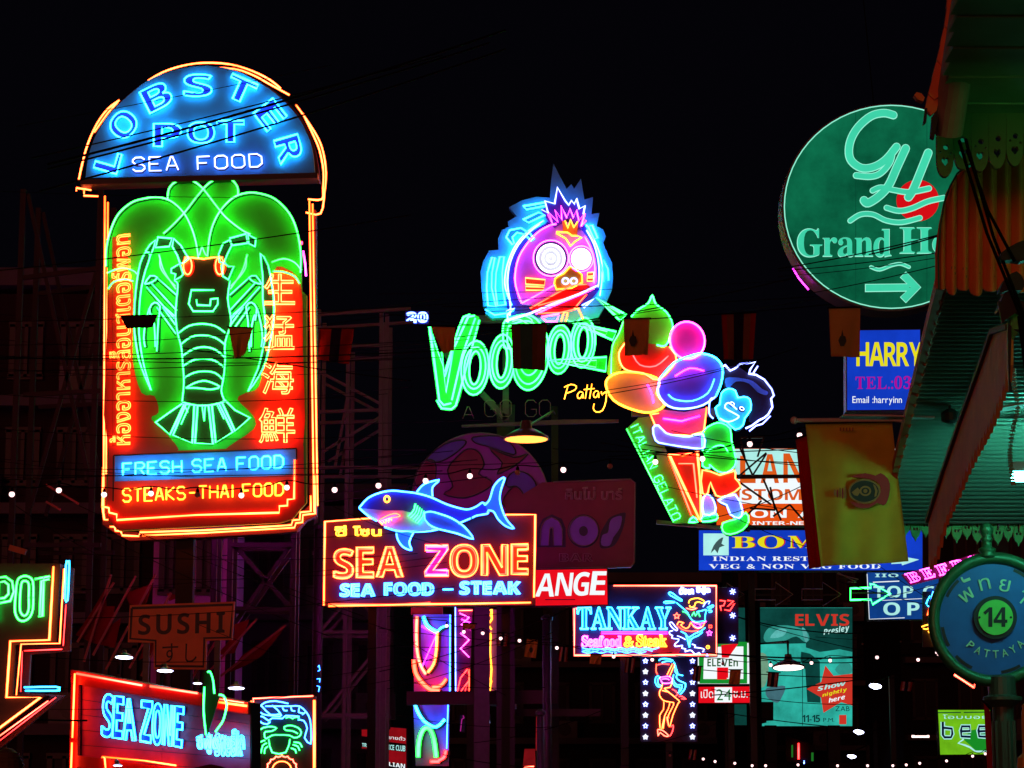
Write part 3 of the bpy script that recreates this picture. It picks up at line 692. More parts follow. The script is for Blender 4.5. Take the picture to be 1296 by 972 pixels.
for s, c in (('262,264 382,243 384,262 280,282', True), ('262,336 345,296 378,312 292,352', True), ('205,470 172,430 190,392 250,380 300,410 320,440 305,448 270,415 230,405 205,430 215,462', True),
             ('75,795 68,700 72,620 95,538 112,540 96,620 94,700 117,800', True), ('125,795 114,700 118,620 137,535 162,535 150,620 154,710 168,790', True), ('608,372 640,440 660,435 632,366', True),
             ('690,552 715,600 718,660', False), ('676,572 690,620 692,668', False), ('60,815 110,845 180,835 215,818', False)):
    S.tube(pts('C5', s), CYAN, r=1.2, off=.08, closed=c)
    if c and s[:3] in ('262', '205'): S.plate(pts('C5', s), paint('panel_teal', (.02, .2, .55), .5), 'halo_stripe', .003, .01)
S.plate(pts('C5', '470,345 478,408 550,420 556,350 532,380 515,338 500,380 485,345'), paint('crown_orange', (.85, .3, .05), .5), 'crown', .084, .02)
S.tube(pts('C5', '485,345 500,385 515,340 532,382 553,350'), LEMON, r=1.1, off=tb + .01)
S.tube(pts('C5', '440,405 500,408 522,425 545,425 575,435 540,455 515,480 490,440 440,412'), LEMON, r=1.1, off=tb, closed=True)
S.tube(pts('C5', '470,405 440,405'), ORA, r=1.1, off=tb)
GW = paint('goggle_white', (.85, .85, .85), .4); LENS = paint('goggle_lens_grey', (.62, .65, .75), .3)
for cx, cy, rx, ry in ((410, 545, 96, 98), (572, 548, 66, 70)):
    S.plate(ell('C5', cx, cy, rx, ry, 28), NAVY, 'goggle_rim', .063, .03)
    S.plate(ell('C5', cx + 2, cy, rx * .80, ry * .82, 28), LENS, 'goggle_lens', .094, .01)
    S.tube(ell('C5', cx, cy, rx * .98, ry * .98, 28), PINK, r=1.1, off=tb, closed=True)
    S.tube(ell('C5', cx, cy, rx * .74, ry * .74, 24), GOGW, r=1.5, off=tb, closed=True)
    S.tube(ell('C5', cx, cy, rx * .45, ry * .48, 20), GOGW, r=1.2, off=tb, closed=True)
    S.tube(ell('C5', cx, cy, rx * .2, ry * .2, 12), GOGW, r=1.2, off=tb, closed=True)
nose = '510,590 540,600 575,632 578,675 520,705 440,712 428,680 432,655 450,640 480,625'
S.plate(pts('C5', nose), paint('nose_yellow', (.8, .55, .03), .5), 'nose', .084, .04); S.tube(pts('C5', nose), LEMON, r=1.1, off=tb, closed=True)
for cx in (488, 532): S.tube(ell('C5', cx, 668, 17, 16, 12), WHITE, r=1.0, off=tb + .02, closed=True)
for q in ('275,650 380,660 376,690 276,684', '276,695 374,700 372,716 276,716', '605,622 640,620 636,640 604,642', '603,650 638,650 634,668 603,668'):
    S.plate(pts('C5', q), paint('whisker_brown', (.2, .06, .02), .5), 'whisker_bar', .063, .012); S.tube(pts('C5', q), YEL, r=.85, off=tb, closed=True)
S.plate(pts('C5', '300,815 440,735 530,690 600,687 625,700 565,780 530,822 390,847 330,842'), REDP, 'beak', .084, .05)
for s, mt, r_ in (('170,882 300,842 400,800 560,740 662,692', WHITE, 1.5), ('300,815 440,735 530,690 600,687', ORA, 1.2), ('330,842 460,838 530,822 565,780 600,740', ORA, 1.2), ('340,800 480,765 560,735', ORA, 1.1), ('330,845 450,790 640,710', PINK, 1.2),
                  ('170,830 215,815 178,850 182,890', ICE, 1.2), ('575,800 640,765 585,812 575,800', ICE, 1.2), ('360,860 455,845 440,885 385,885 360,860', PINK, 1.2), ('465,885 478,838 500,838 488,885', YEL, 1.1), ('535,820 555,815 580,870', YEL, 1.1)):
    S.tube(pts('C5', s), mt, r=r_, off=.17)
# the word itself: green letters built up in several outlines
GV = paint('voodoo_green_paint', (.05, .62, .10), .5)
Vp = '170,195 178,182 190,215 256,412 330,180 345,135 385,118 432,130 436,165 425,190 330,560 308,602 278,612 240,604 222,588'
S.plate(pts('Z7', Vp), GV, 'letter_panel', .0015, .08)
for s in ('172,190 180,186 228,560 250,585 290,575', '190,222 256,415 330,185 352,135 386,122', '256,440 300,300 375,135 410,128', '240,315 262,520 300,300', '432,150 395,290 312,588 290,606 240,602 215,560', '412,140 345,330 292,560'):
    S.tube(pts('Z7', s), MINT, r=1.5, off=.14)
for cx, cy, rx, ry in ((410, 395, 70, 138), (548, 362, 64, 138), (842, 300, 62, 125), (962, 265, 62, 128)):
    S.plate([ell('Z7', cx, cy, rx, ry, 26, tilt=4), ell('Z7', cx, cy, rx * .36, ry * .55, 18, tilt=4)], GV, 'letter_panel', .0015, .08)
    for k in (1, .78, .42): S.tube(ell('Z7', cx, cy, rx * k, ry * (k if k > .5 else .62), 24, tilt=4), MINT, r=1.4, off=.14, closed=True)
dd = '556,170 600,138 680,124 742,165 785,260 780,380 742,468 690,507 642,490 608,425 600,300 560,290'
S.plate(sm('Z7', dd, 3, True), GV, 'letter_panel', .0015, .08)
for k in (1, .84, .6):
    p = sm('Z7', dd, 3, True); mx, my = zp('Z7', 690, 320); S.tube([(mx + (x - mx) * k, my + (y - my) * k) for x, y in p], MINT, r=1.4, off=.14, closed=True)
S.tube(sm('Z7', '600,160 650,128 700,150 690,175 640,150 600,160', 3), GREEN, r=1.3, off=.16)
for s in ('1030,42 1182,128 1150,157', '878,156 1132,214 1112,256', '778,360 1082,343 1077,416'):
    S.plate(pts('Z7', s), GREENP, 'spike', .12, .03); S.tube(pts('Z7', s), MINT, r=1.2, off=.2, closed=True); S.tube(sm('Z7', s, 1), MINT, r=.8, off=.2)
    a = pts('Z7', s); c = (sum(p[0] for p in a) / 3, sum(p[1] for p in a) / 3); S.tube([((p[0] + c[0]) / 2, (p[1] + c[1]) / 2) for p in a], GREEN, 'neon_tube', .8, .18, closed=True)
for ch, x in (('A', 348), ('G', 460), ('O', 540), ('G', 668), ('O', 740)):
    S.strokes(ch, box('Z7', x, 590 if ch == 'A' else 556, x + 56, 650 if ch == 'A' else 640), DIM, .5, .06, name='unlit_letter')
for s in ('885,485 867,553', '866,492 900,477 928,486 920,506 880,522', '962,520 948,514 934,530 938,548 952,545 962,522 962,548', '985,478 974,550', '1008,474 996,550', '966,504 1022,498',
          '1042,515 1028,510 1016,526 1020,543 1033,540 1042,518 1043,545', '1056,512 1060,532 1080,512 1080,560 1062,610 1030,618 1015,600 1020,575'):
    S.tube(sm('Z7', s, 2), LEMON, 'neon_letter', .75, .1)
S.plate(pts('Z7', '860,640 1150,640 1150,655 340,680 340,668'), STEEL, 'support_rail', -.3, .06)
M().bar(S.P(640, 500, -1.1), (S.P(640, 526, -1.1).x, S.P(640, 526, -1.1).y, 0), .3).build('post', BLACK, S.root)
M().bar(S.P(600, 400, -.28), S.P(760, 400, -.28), .12).build('rear_rail', STEEL, S.root); M().bar(S.P(560, 440, -.28), S.P(640, 528, -.28), .1).build('rear_rail', STEEL, S.root); M().bar(S.P(640, 405, -.28), S.P(640, 530, -.28), .1).build('rear_rail', STEEL, S.root)
S = Sign('neon_sign', 'tiny blue white neon numerals above the first letter of voodoo', 'neon sign', 527, 408, 45)
S.outline('20', box('P', 515, 396, 541, 408), ICE, r=1.2, off=.04, bold='sans')
S.plate(box('P', 513, 394, 543, 410), NAVY, 'board', -.05, .05)

# ================================================================== gelato boy
S = Sign('neon_sign', 'italian gelato neon sign of a boy in green shirt hugging a giant fruit scoop cone', 'neon sign', 850, 665, 35)
fr = paint('scoop_white_paint', (.72, .66, .66), .5, 0, .15)
leafp = pts('Z8', '92,325 88,285 105,215 130,165 150,110 178,100 205,72 243,48 258,15 272,52 312,82 336,132 322,188 304,212 275,205 240,200 150,205 135,250 140,300')
S.plate(smooth(leafp, 2, True), paint('leaf_green', (.30, .62, .06), .5, 0, .3, 2), 'leaf_scoop', 0, .05)
S.tube(sm('Z8', '178,100 205,72 243,48 258,18 272,52 312,82 336,132 322,188 304,212 275,207', 3), MINT, r=1.3, off=.12)
S.tube(sm('Z8', '100,320 105,215 130,165 150,110', 3), GREEN, r=1.2, off=.12)
red = '150,200 130,240 138,285 165,308 225,318 282,342 350,268 322,215 290,210 250,202'
S.plate(sm('Z8', red, 3, True), paint('scoop_red', (.85, .05, .04), .5), 'scoop', .052, .04); S.tube(sm('Z8', '155,200 130,240 138,285 165,308 225,318 282,342 350,268 322,215', 3), YEL, r=1.4, off=.15)
S.tube(sm('Z8', '180,240 210,285 270,290 320,250', 3), RED, r=1.2, off=.14)
org = '80,362 98,328 150,312 230,320 285,345 275,395 305,440 250,467 180,455 110,420'
S.plate(sm('Z8', org, 3, True), paint('scoop_orange', (.85, .55, .25), .5, 0, .2), 'scoop', .0015, .05); S.tube(sm('Z8', org, 3, True), LEMON, r=1.7, off=.13, closed=True)
S.plate(ell('Z8', 392, 192, 66, 72, 26, tilt=-15), paint('scoop_pink', (.95, .04, .45), .5), 'scoop', .052, .04)
S.tube(ell('Z8', 392, 192, 66, 72, 26, tilt=-15), PINK, r=1.5, off=.15, closed=True)
blu = '285,342 340,280 400,255 450,245 500,262 526,300 520,360 500,408 450,442 380,456 318,445 280,398'
S.plate(sm('Z8', blu, 3, True), paint('scoop_violet', (.22, .12, .85), .5, 0, .2), 'scoop', .093, .04)
S.tube(sm('Z8', '285,342 340,280 400,255 450,245 500,262 526,300 520,360 500,408', 3), SKY, r=1.4, off=.2); S.tube(sm('Z8', '500,408 450,442 380,456 318,445 280,398 285,342', 3), ICE, r=1.4, off=.2)
S.tube(sm('Z8', '318,400 345,420 410,425 470,395 495,340', 3), BLUE, r=1.2, off=.18); S.tube(sm('Z8', '345,330 400,300 455,310', 3), VIOLET, r=1.2, off=.18); S.tube(sm('Z8', '240,360 258,400 262,430', 3), VIOLET, r=1.0, off=.12)
buck = '250,470 270,520 300,552 400,556 455,540 466,448 380,464 300,455'
S.plate(pts('Z8', buck), paint('cup_rose', (.85, .12, .22), .5), 'cup', .052, .04); S.tube(pts('Z8', '466,448 455,540 400,556 300,552 270,520 250,472'), YEL, r=1.3, off=.14)
S.tube(pts('Z8', '300,490 370,500 440,480'), VIOLET, r=1.3, off=.12)
S.plate(pts('F6', '62,288 130,225 200,220 300,430 478,842 340,845'), paint('side_panel_green', (.10, .30, .05), .5, 0, .1), 'side_panel', -.05, .05)
S.plate(pts('F6', '305,440 470,430 490,842 440,780'), paint('cone_red', (.85, .07, .02), .5), 'cone', .06, .04)
S.tube(pts('F6', '488,835 305,447 385,452 472,432 490,640 492,838'), YEL, r=1.6, off=.12); S.tube(pts('F6', '360,500 450,500 470,700'), ORA, r=1.2, off=.1)
S.tube(pts('F6', '312,470 440,800'), ORA, 'neon_tube', 1.3, .035); S.tube(pts('F6', '60,292 335,838'), GREEN, r=.9, off=.03)  # orange tube is added behind the cone, unseen, to light the side panel
S.strokes('ITALIAN', [zp('F6', 126, 262), zp('F6', 240, 510), zp('F6', 196, 530), zp('F6', 82, 282)], MINT, .75, .05)
S.strokes('GELATO', [zp('F6', 262, 560), zp('F6', 378, 812), zp('F6', 332, 832), zp('F6', 216, 582)], MINT, .75, .05)
fig = [('arm', '210,300 240,285 285,330 350,345 420,350 500,335 508,412 450,418 280,392 225,372', (.85, .45, .70), ICE), ('shirt', '500,322 560,275 610,268 660,300 668,370 692,470 686,520 640,556 590,550 552,520 540,508 540,530 500,518 502,420', (.08, .62, .10), MINT),
       ('shorts', '498,542 600,572 685,545 690,590 722,640 640,692 578,690 545,612 530,676 500,676', (.88, .05, .02), YEL), ('leg', '505,700 540,690 568,730 572,790 505,800', (.85, .4, .55), ICE), ('leg', '590,720 690,685 732,780 712,822 662,800 640,745', (.45, .45, .85), ICE),
       ('shoe', '503,812 580,800 578,832 500,842', (.06, .6, .15), MINT), ('shoe', '618,852 690,830 752,792 768,840 732,890 662,916 620,900', (.05, .6, .08), GREEN), ('shoe', '420,845 445,815 470,842', (.06, .6, .15), MINT),
       ('face', '575,180 600,160 610,95 650,68 690,80 705,120 740,115 775,130 780,190 745,240 735,280 690,305 640,260 600,250', (.08, .72, .92), CYAN)]
for nm, s, c, mt in fig:
    S.plate(smooth(pts('F6', s), 2, True), paint('boy_' + nm + '_paint_%d' % int(c[0] * 100), c, .5), nm, .1 if nm != 'arm' else .16, .04)
    S.plate([(x + 1.4, y + 2.0) for x, y in smooth(pts('F6', s), 2, True)], BLACK, 'backing', .066 if nm != 'arm' else .142, .012)
    S.tube(smooth(pts('F6', s), 2, True), mt, r=1.25, off=.19 if nm != 'arm' else .24, closed=True)
S.tube(sm('F6', '520,440 570,405 620,400 650,440', 3), MINT, r=1.1, off=.2)
S.tube(sm('F6', '700,190 650,150 630,180 690,215 710,235 650,262 600,240', 3), ICE, r=1.1, off=.2)
for cx, cy in ((672, 156), (728, 184)): S.plate(ell('F6', cx, cy, 22, 16, 12, tilt=30), BLACK, 'eye', .141, .006); S.tube(ell('F6', cx, cy, 14, 9, 10, tilt=30), WHITE, r=.6, off=.2, closed=True)
S.plate(sm('C6', '285,100 345,95 400,130 450,150 490,190 508,240 495,300 440,345 400,350 405,250 340,240 330,215 290,205 282,150', 3, True), paint('hair_black_paint', (.01, .012, .04), .4), 'hair', .06, .04)
S.plate(sm('C6', '290,150 360,150 420,165 460,200 490,215 480,230 440,215 400,175 340,165 300,200', 3, True), paint('hair_sheen_paint', (.12, .25, .75), .4), 'hair_stripe', .101, .01)
S.tube(pts('C6', '272,100 285,92 310,118 332,108 355,88 430,76 404,112 398,132 432,138 470,160 505,205 515,235 502,250 508,290 488,325 470,340 445,352 410,378 382,390'), WHITE, r=1.3, off=.17)
S.tube(pts('C6', '440,96 418,130'), WHITE, r=1.1, off=.17); S.tube(pts('C6', '500,330 462,368 432,376 400,402'), WHITE, r=1.0, off=.15)
S.tube(sm('C6', '235,250 215,255 210,320 230,345', 3), ICE, r=1.1, off=.2); S.tube(pts('F6', '205,212 248,205'), YEL, r=1.0, off=.1)
S.plate(pts('Z8', '280,870 640,905 640,915 280,885'), STEEL, 'support_rail', -.25, .08)
M().bar(S.P(868, 655, -.22), W(918, 612, 47.7), .14).build('support_arm', STEEL, S.root)
a = W(918, 600, 47.7); M().bar(a, (a.x, a.y, 0), .2).build('post', BLACK, S.root)
M().bar(S.P(868, 500, -.2), S.P(868, 660, -.2), .12).build('rear_rail', STEEL, S.root); M().bar(S.P(800, 520, -.16), S.P(940, 520, -.16), .12).build('rear_rail', STEEL, S.root)

# ================================================================== tankay seafood
S = Sign('neon_sign', 'tankay seafood and steak neon sign with a splashing shrimp figure on dark blue', 'neon sign', 816, 832, 42)
TB = paint('night_blue_board', (.02, .012, .10), .5, 0, .2)
S.plate(pts('C7', '150,60 1285,60 1285,622 155,622'), TB, 'board', -.2, .2)
S.plate(pts('C7', '370,430 895,430 1000,560 980,595 370,590'), paint('board_red_field', (.35, .01, .04), .5), 'red_field', .001, .004)
S.tube(pts('C7', '470,72 1272,72 1273,612 165,615 163,250 182,250'), PEACH, r=1.0, off=.06)
S.outline('TANKAY', box('C7', 190, 238, 918, 415), CYAN, r=.85, off=.08, panel=paint('letter_azure_paint', (.02, .22, .75), .5), poff=.006, pth=.02, bold='serif', gap=.0)
for yy in (432, 446): S.tube(pts('C7', '378,%d 890,%d' % (yy, yy)), VIOLET, r=.6, off=.05)
S.outline('Seafood', box('C7', 225, 462, 532, 548), PINK, r=.75, off=.06, panel=GW, bold='serif', gap=.02, poff=.005)
S.outline('&', box('C7', 553, 468, 628, 550), LEMON, r=.8, off=.06, bold='serif')
S.outline('Steak', box('C7', 650, 455, 886, 548), LEMON, r=.75, off=.06, panel=paint('letter_yellow_paint', (.8, .5, .03), .5), bold='serif', gap=.02, poff=.006)
for dy in (0, 14, 30): S.tube(smooth([zp('C7', 225 + i * 50, 560 + dy + (8 if i % 2 else -6)) for i in range(13 - dy // 14)], 3), BLUE, r=.7, off=.05)
S.outline('ตังเก', box('C7', 985, 82, 1095, 138), WHITE, r=.7, off=.05, whole=True); S.outline('ซีฟู้ด', box('C7', 1118, 76, 1222, 138), WHITE, r=.7, off=.05, whole=True)
for s, mt, cl in (('140,185 150,178 180,183 240,230 290,262 275,272 215,240 160,210 140,185', CYAN, 1), ('85,295 110,278 210,282 190,292 100,300', CYAN, 1), ('225,290 290,345 350,400 375,450 420,500 480,505 540,495', CYAN, 0),
                  ('295,390 340,405 370,440', MINT, 0), ('365,300 372,270 400,252 470,242 530,268 540,290 520,300 480,285 440,295 430,330 385,345 375,320', LEMON, 1), ('335,352 400,370 455,355 400,348', PEACH, 1),
                  ('455,395 520,380 560,370 550,430 548,500', CYAN, 0), ('400,440 425,400 440,440 470,400 490,450', MINT, 0), ('525,340 560,285 600,278 585,310', ICE, 1), ('570,350 630,320 640,335 590,360', CYAN, 1), ('575,380 615,378 620,395 590,400', CYAN, 1),
                  ('235,545 255,505 310,520 275,540 330,580 370,560 388,512 420,560 470,580 520,560 545,510', YEL, 0), ('245,555 300,595 400,612 470,600', ORA, 0), ('400,505 440,520 500,530 565,500', PINK, 0), ('420,540 460,570 505,560 480,530', PINK, 1),
                  ('275,612 330,640 365,680 430,640 500,610 550,570', CYAN, 0), ('370,690 375,790 390,700 470,660 520,620', SKY, 0), ('330,640 350,700 372,785', SKY, 0), ('235,662 285,680 330,705', WHITE, 0),
                  ('150,520 175,510 215,560 240,585 230,605 190,580 160,545 150,520', WHITE, 0), ('190,605 150,615 155,645 185,660 175,685 215,695 255,700 245,725 210,755 215,780 265,775 295,770 290,800 330,810 325,838 370,825 400,830 440,870 480,850 500,880', WHITE, 0),
                  ('400,755 440,770 430,790 500,800 540,815 520,840 560,850 580,885 550,880', WHITE, 0)):
    S.tube(sm('E6', s, 2), mt, r=.75, off=.06)
def star(z, cx, cy, r, ri=.45): return [zp(z, cx + (r if i % 2 == 0 else r * ri) * math.sin(i * math.pi / 5), cy - (r if i % 2 == 0 else r * ri) * math.cos(i * math.pi / 5)) for i in range(10)]
S.tube(star('E6', 232, 440, 36), PEACH, r=.7, off=.05, closed=True); S.tube(star('E6', 597, 632, 32), PINK, r=.6, off=.05, closed=True)
S.tube(ell('E6', 580, 788, 17, 17, 10), LEMON, r=.6, off=.05, closed=True); S.tube(box('E6', 592, 545, 622, 570), ORA, r=.6, off=.05, closed=True)
M().bar(S.P(790, 828, -.12), (S.P(790, 828, -.12).x, S.P(790, 828, -.12).y, 0), .14).build('post', BLACK, S.root)

# little column of red script and asterisks at its right
S = Sign('neon_sign', 'narrow dark panel with red neon scribble and three white asterisks', 'neon sign', 922, 815, 43)
S.plate(pts('B5', '805,90 905,90 905,365 805,365'), TB, 'board', -.08, .08)
for y in (112, 228, 338):
    for k in range(3):
        a = math.pi * k / 3 + .3; S.tube([zp('B5', 876 - 15 * math.sin(a), y - 15 * math.cos(a)), zp('B5', 876 + 15 * math.sin(a), y + 15 * math.cos(a))], WHITE, r=.7, off=.04)
for s in ('812,155 840,158 832,180 815,182 820,205', '850,155 880,158 850,185 885,170 862,205 835,200', '745,148 800,150'): S.tube(pts('B5', s), RED, r=.8, off=.04)

# ================================================================== dancer
S = Sign('neon_sign', 'neon dancing girl with blue hair and orange legs between two columns of stars', 'neon sign', 847, 940, 44)
S.plate(pts('C8', '66,66 528,66 528,760 66,760'), paint('midnight_board', (.018, .008, .05), .5), 'board', -.12, .12)
for cx in (107, 487):
    for k, y in enumerate((107, 193, 279, 370, 457, 545, 632, 721)):
        if k % 2 == 0 or (cx > 400 and k == 1): S.tube(star('C8', cx, y, 20), WHITE, 'neon_star', .62, .05, closed=True)
        else: S.plate(star('C8', cx, y, 26, .62), glow('star_lamp', (.75, .8, 1), 1.6), 'neon_star', .03, .03)
for s, mt in (('215,105 228,92 260,88 300,92 330,105', CYAN), ('240,120 280,108 320,112', CYAN), ('335,115 350,150 345,190 370,215 410,225', CYAN), ('350,160 365,200 355,240 385,270 430,290 420,340 385,378', CYAN), ('335,215 330,260 360,300 400,300 395,340 370,365', CYAN),
              ('320,265 345,310 385,320 378,350', CYAN), ('215,225 190,240 186,280 205,312 225,315', CYAN), ('225,235 205,260 212,298 232,305', CYAN), ('195,130 192,190 205,215', ORA), ('200,140 240,130 300,135', RED), ('325,130 280,222', YEL), ('340,140 300,235', YEL),
              ('225,240 290,232 318,250 315,280 280,288 240,282 225,240', PINK), ('238,255 270,250 300,258', PINK), ('245,288 235,330 222,350 220,385 250,425 300,438 335,445 325,480 285,565 300,640', YEL), ('318,285 305,320 265,325 270,340 375,425 370,450 330,540 305,635', YEL),
              ('240,345 300,360', YEL), ('255,430 252,500 222,545 225,655', YEL), ('305,440 290,495 262,550 238,660', YEL), ('262,560 250,655', YEL), ('205,660 245,668 285,700 290,715 260,712 225,685 210,712 205,660', PEACH),
              ('300,565 275,560 285,600 290,630', ORA), ('310,640 330,625 328,665 310,705 295,715', RED), ('320,335 350,350 365,380 340,395', RED), ('375,395 400,392 432,415 395,412', RED)):
    S.tube(sm('C8', s, 2), mt, r=.72, off=.06)
S.plate(pts('C8', '186,95 205,95 212,130 195,130'), GREENP, 'feather', .04, .02)
M().bar(S.P(847, 938, -.1), (S.P(847, 938, -.1).x, S.P(847, 938, -.1).y, 0), .12).build('post', BLACK, S.root)

# ================================================================== shop light boxes in mid street
LG = glow('lightbox_green', (.008, .30, .03), .9, .1, 2); LDG = glow('lightbox_dark_green', (.004, .10, .012), .9)
S = lightbox('shop_sign', 'white convenience shop light box with green border, red numeral and green word eleven', pts('C8', '532,-40 948,-40 948,290 532,290'), 46, LW)
S.ribbon(pts('C8', '560,-30 560,270 915,270 915,-30 560,-30'), LG, 7.5, .006, name='green_border')
S.plate(pts('B5', '820,372 905,364 868,415 852,440 832,520 855,535 855,478 800,478 800,538 828,538'), LR, 'printed_numeral', .008, .003)
S.plate(pts('C8', '690,155 772,155 766,256 688,256'), LR, 'printed_numeral', .012, .003)
S.plate(pts('C8', '580,80 880,80 870,158 585,158'), LW, 'print_band', .0155, .002)
S.printed('ELEVEn', box('C8', 608, 88, 855, 150), LDG, bold='sans', off=.019, gap=.12)
S = lightbox('shop_sign', 'red and white light box showing green 24 under the convenience shop sign', pts('C8', '538,316 950,312 950,443 538,445'), 45.9, LR)
S.plate(pts('C8', '668,318 808,318 808,441 668,441'), LW, 'print_field', .004, .003); S.printed('24', box('C8', 682, 334, 800, 424), glow('print_green', (.004, .16, .02), 1), off=.009, gap=.08)
S.printed('เปิด', box('C8', 556, 335, 655, 405), LW, off=.004, whole=True); S.printed('ช.ม.', box('C8', 820, 350, 935, 402), LW, off=.004, whole=True)
M().bar(S.P(925, 888, -.1), (S.P(925, 888, -.1).x, S.P(925, 888, -.1).y, 0), .12).build('post', BLACK, S.root)

LO_ = glow('lightbox_orange', (.80, .085, .006), 1.0, .1, 2); LCY = glow('lightbox_pale_cyan', (.42, .85, .80), 1.0, .12, 1.5)
LB_ = glow('lightbox_blue', (.006, .045, .55), .95, .25, 1.2); LY = glow('lightbox_yellow', (.80, .72, .01), 1.0)
S = lightbox('billboard', 'white and orange tailor billboard, large orange letters, cut off by the yellow flag', pts('B3', '190,153 1115,153 1115,545 190,545'), 47, LO_, cat='billboard')
S.plate(pts('B3', '285,155 1113,155 1113,286 285,286'), LCY, 'print_field', .003, .003); S.plate(pts('B3', '290,303 1113,303 1113,435 290,435'), LW, 'print_field', .003, .003)
S.plate(pts('B3', '285,288 1113,288 1113,300 285,310'), BLACK, 'crossbar', .02, .05)
OP = glow('print_orange', (.70, .10, .01), 1)
for ch, b in (('L', (310, 190, 390, 330)), ('A', (415, 182, 510, 330)), ('N', (532, 178, 640, 328)), ('O', (660, 178, 770, 328))): S.word(ch, box('B3', *b), OP, off=.008, bold='sans')
S.printed('CUSTOM TAILOR', box('B3', 170, 360, 1095, 418), OP, off=.008, bold='sans'); S.printed('ON ALTER', box('B3', 365, 465, 1000, 508), LW, off=.008, bold='sans')
S.printed('INTER-NEHMEN', box('B3', 372, 526, 800, 544), LW, off=.008, bold='sans')

S = lightbox('billboard', 'blue restaurant billboard with yellow word BOM and white lines reading indian restaurant', pts('B3', '100,572 1245,572 1245,776 100,776'), 45, LB_, cat='billboard')
S.plate(pts('B3', '122,588 252,588 252,700 122,700'), LCY, 'print_field', .003, .003)
S.plate(sm('B3', '160,690 175,650 200,620 225,608 215,640 232,650 205,660 195,690 180,670', 2, True), glow('print_grey', (.05, .10, .10), 1), 'doodle', .008, .003)
RS = glow('print_shadow_red', (.55, .01, .02), 1)
for dx, mt, of in ((7, RS, .006), (0, LY, .012)):
    for ch, b in (('B', (268, 603, 385, 662)), ('O', (400, 598, 535, 664)), ('M', (555, 600, 700, 662)), ('B', (720, 600, 830, 662)), ('A', (845, 600, 960, 662)), ('Y', (970, 600, 1080, 662))):
        S.word(ch, box('B3', b[0] + dx, b[1] + 1, b[2] + dx, b[3] + 1), mt, off=of, bold='serif')
S.printed('INDIAN RESTAURANT', box('B3', 170, 706, 985, 729), LW, off=.008, bold='serif'); S.printed('VEG & NON VEG FOOD', box('B3', 150, 745, 1030, 769), LW, off=.008, bold='serif')
S.plate(pts('B3', '1085,735 1150,728 1165,710 1228,722 1140,752 1138,742 1085,745'), LCY, 'printed_arrow', .008, .004)
M().bar(S.P(951, 722, -.1), (S.P(951, 722, -.1).x, S.P(951, 722, -.1).y, 0), .12).build('post', BLACK, S.root)

S = lightbox('light_box_sign', 'blue harry light box with yellow name and phone line, half hidden by the awning', pts('B2', '280,147 560,144 560,450 281,452'), 30, LB_)
S.word('HARRY', box('B2', 315, 192, 570, 284), LY, off=.006, bold='sans', gap=.0)
S.printed('TEL.:038', box('B2', 312, 322, 560, 372), glow('print_magenta', (.42, .003, .30), 1), off=.006, bold='serif')
S.printed('Email :harryinn', box('B2', 300, 400, 490, 434), LW, off=.006)

# ================================================================== poster with the singer
TEAL = glow('poster_teal', (.035, .58, .47), .72, .5, .9); TDK = glow('poster_deep_teal', (.004, .06, .05), .8, .4, 1.5); TMID = glow('poster_mid_teal', (.03, .30, .25), .95, .3, 1.5); PRED = glow('poster_red', (.62, .035, .02), .95)
S = lightbox('billboard', 'tall teal backlit show poster with red star, headed ELVIS Presley', pts('F7', '30,52 735,52 735,908 30,908'), 60, TEAL, cat='billboard')
S.plate(pts('F7', '30,54 735,54 735,372 640,352 560,365 500,372 400,340 400,310 30,318'), TDK, 'print_field', .004, .003)
S.plate(sm('F7', '95,255 130,200 200,180 300,185 400,220 425,280 390,300 330,260 250,290 190,300 110,300', 3, True), TMID, 'print_shape', .009, .003)
S.plate(sm('F7', '140,270 200,205 260,215 230,260', 3, True), glow('poster_sheen', (.10, .45, .42), 1, .3), 'print_shape', .014, .002)
S.plate(sm('F7', '370,200 400,215 415,280 395,300', 3, True), glow('poster_sheen', (.10, .45, .42), 1), 'print_shape', .014, .002)
S.plate(pts('F7', '365,370 430,385 500,440 505,740 410,735 395,500 360,430'), TDK, 'print_shape', .004, .003)
S.plate(sm('F7', '110,640 160,625 250,620 225,700 190,740 120,700', 3, True), glow('poster_mauve', (.05, .14, .17), 1, .2), 'print_shape', .004, .003)
S.plate(sm('F7', '40,400 110,390 130,500 100,620 45,600', 3, True), glow('poster_grey_green', (.16, .34, .22), 1, .3), 'print_shape', .004, .003)
S.plate(sm('F7', '610,500 660,450 720,460 730,520 660,540', 3, True), TMID, 'print_shape', .004, .003)
S.printed('ELVIS', box('F7', 322, 98, 712, 184), PRED, off=.012, bold='sans', gap=.08)
S.printed('Presley', [zp('F7', 525, 208), zp('F7', 712, 172), zp('F7', 716, 232), zp('F7', 528, 262)], glow('print_pale', (.5, .85, .8), 1), off=.012, bold='slant', gap=.03)
S.plate(pts('F7', '540,470 600,545 735,530 735,760 655,735 527,812 508,700 405,640 510,590'), PRED, 'print_star', .008, .003)
S.printed('Show', [zp('F7', 480, 625), zp('F7', 690, 575), zp('F7', 692, 612), zp('F7', 485, 655)], LCY, off=.013, bold='slant', gap=.03)
S.printed('nightly', [zp('F7', 515, 672), zp('F7', 695, 628), zp('F7', 700, 662), zp('F7', 520, 705)], LY, off=.013, bold='slant', gap=.03)
S.printed('here', [zp('F7', 560, 708), zp('F7', 680, 678), zp('F7', 684, 712), zp('F7', 565, 740)], LW, off=.013, bold='slant', gap=.03)
BP_ = glow('print_black_teal', (.003, .03, .03), 1)
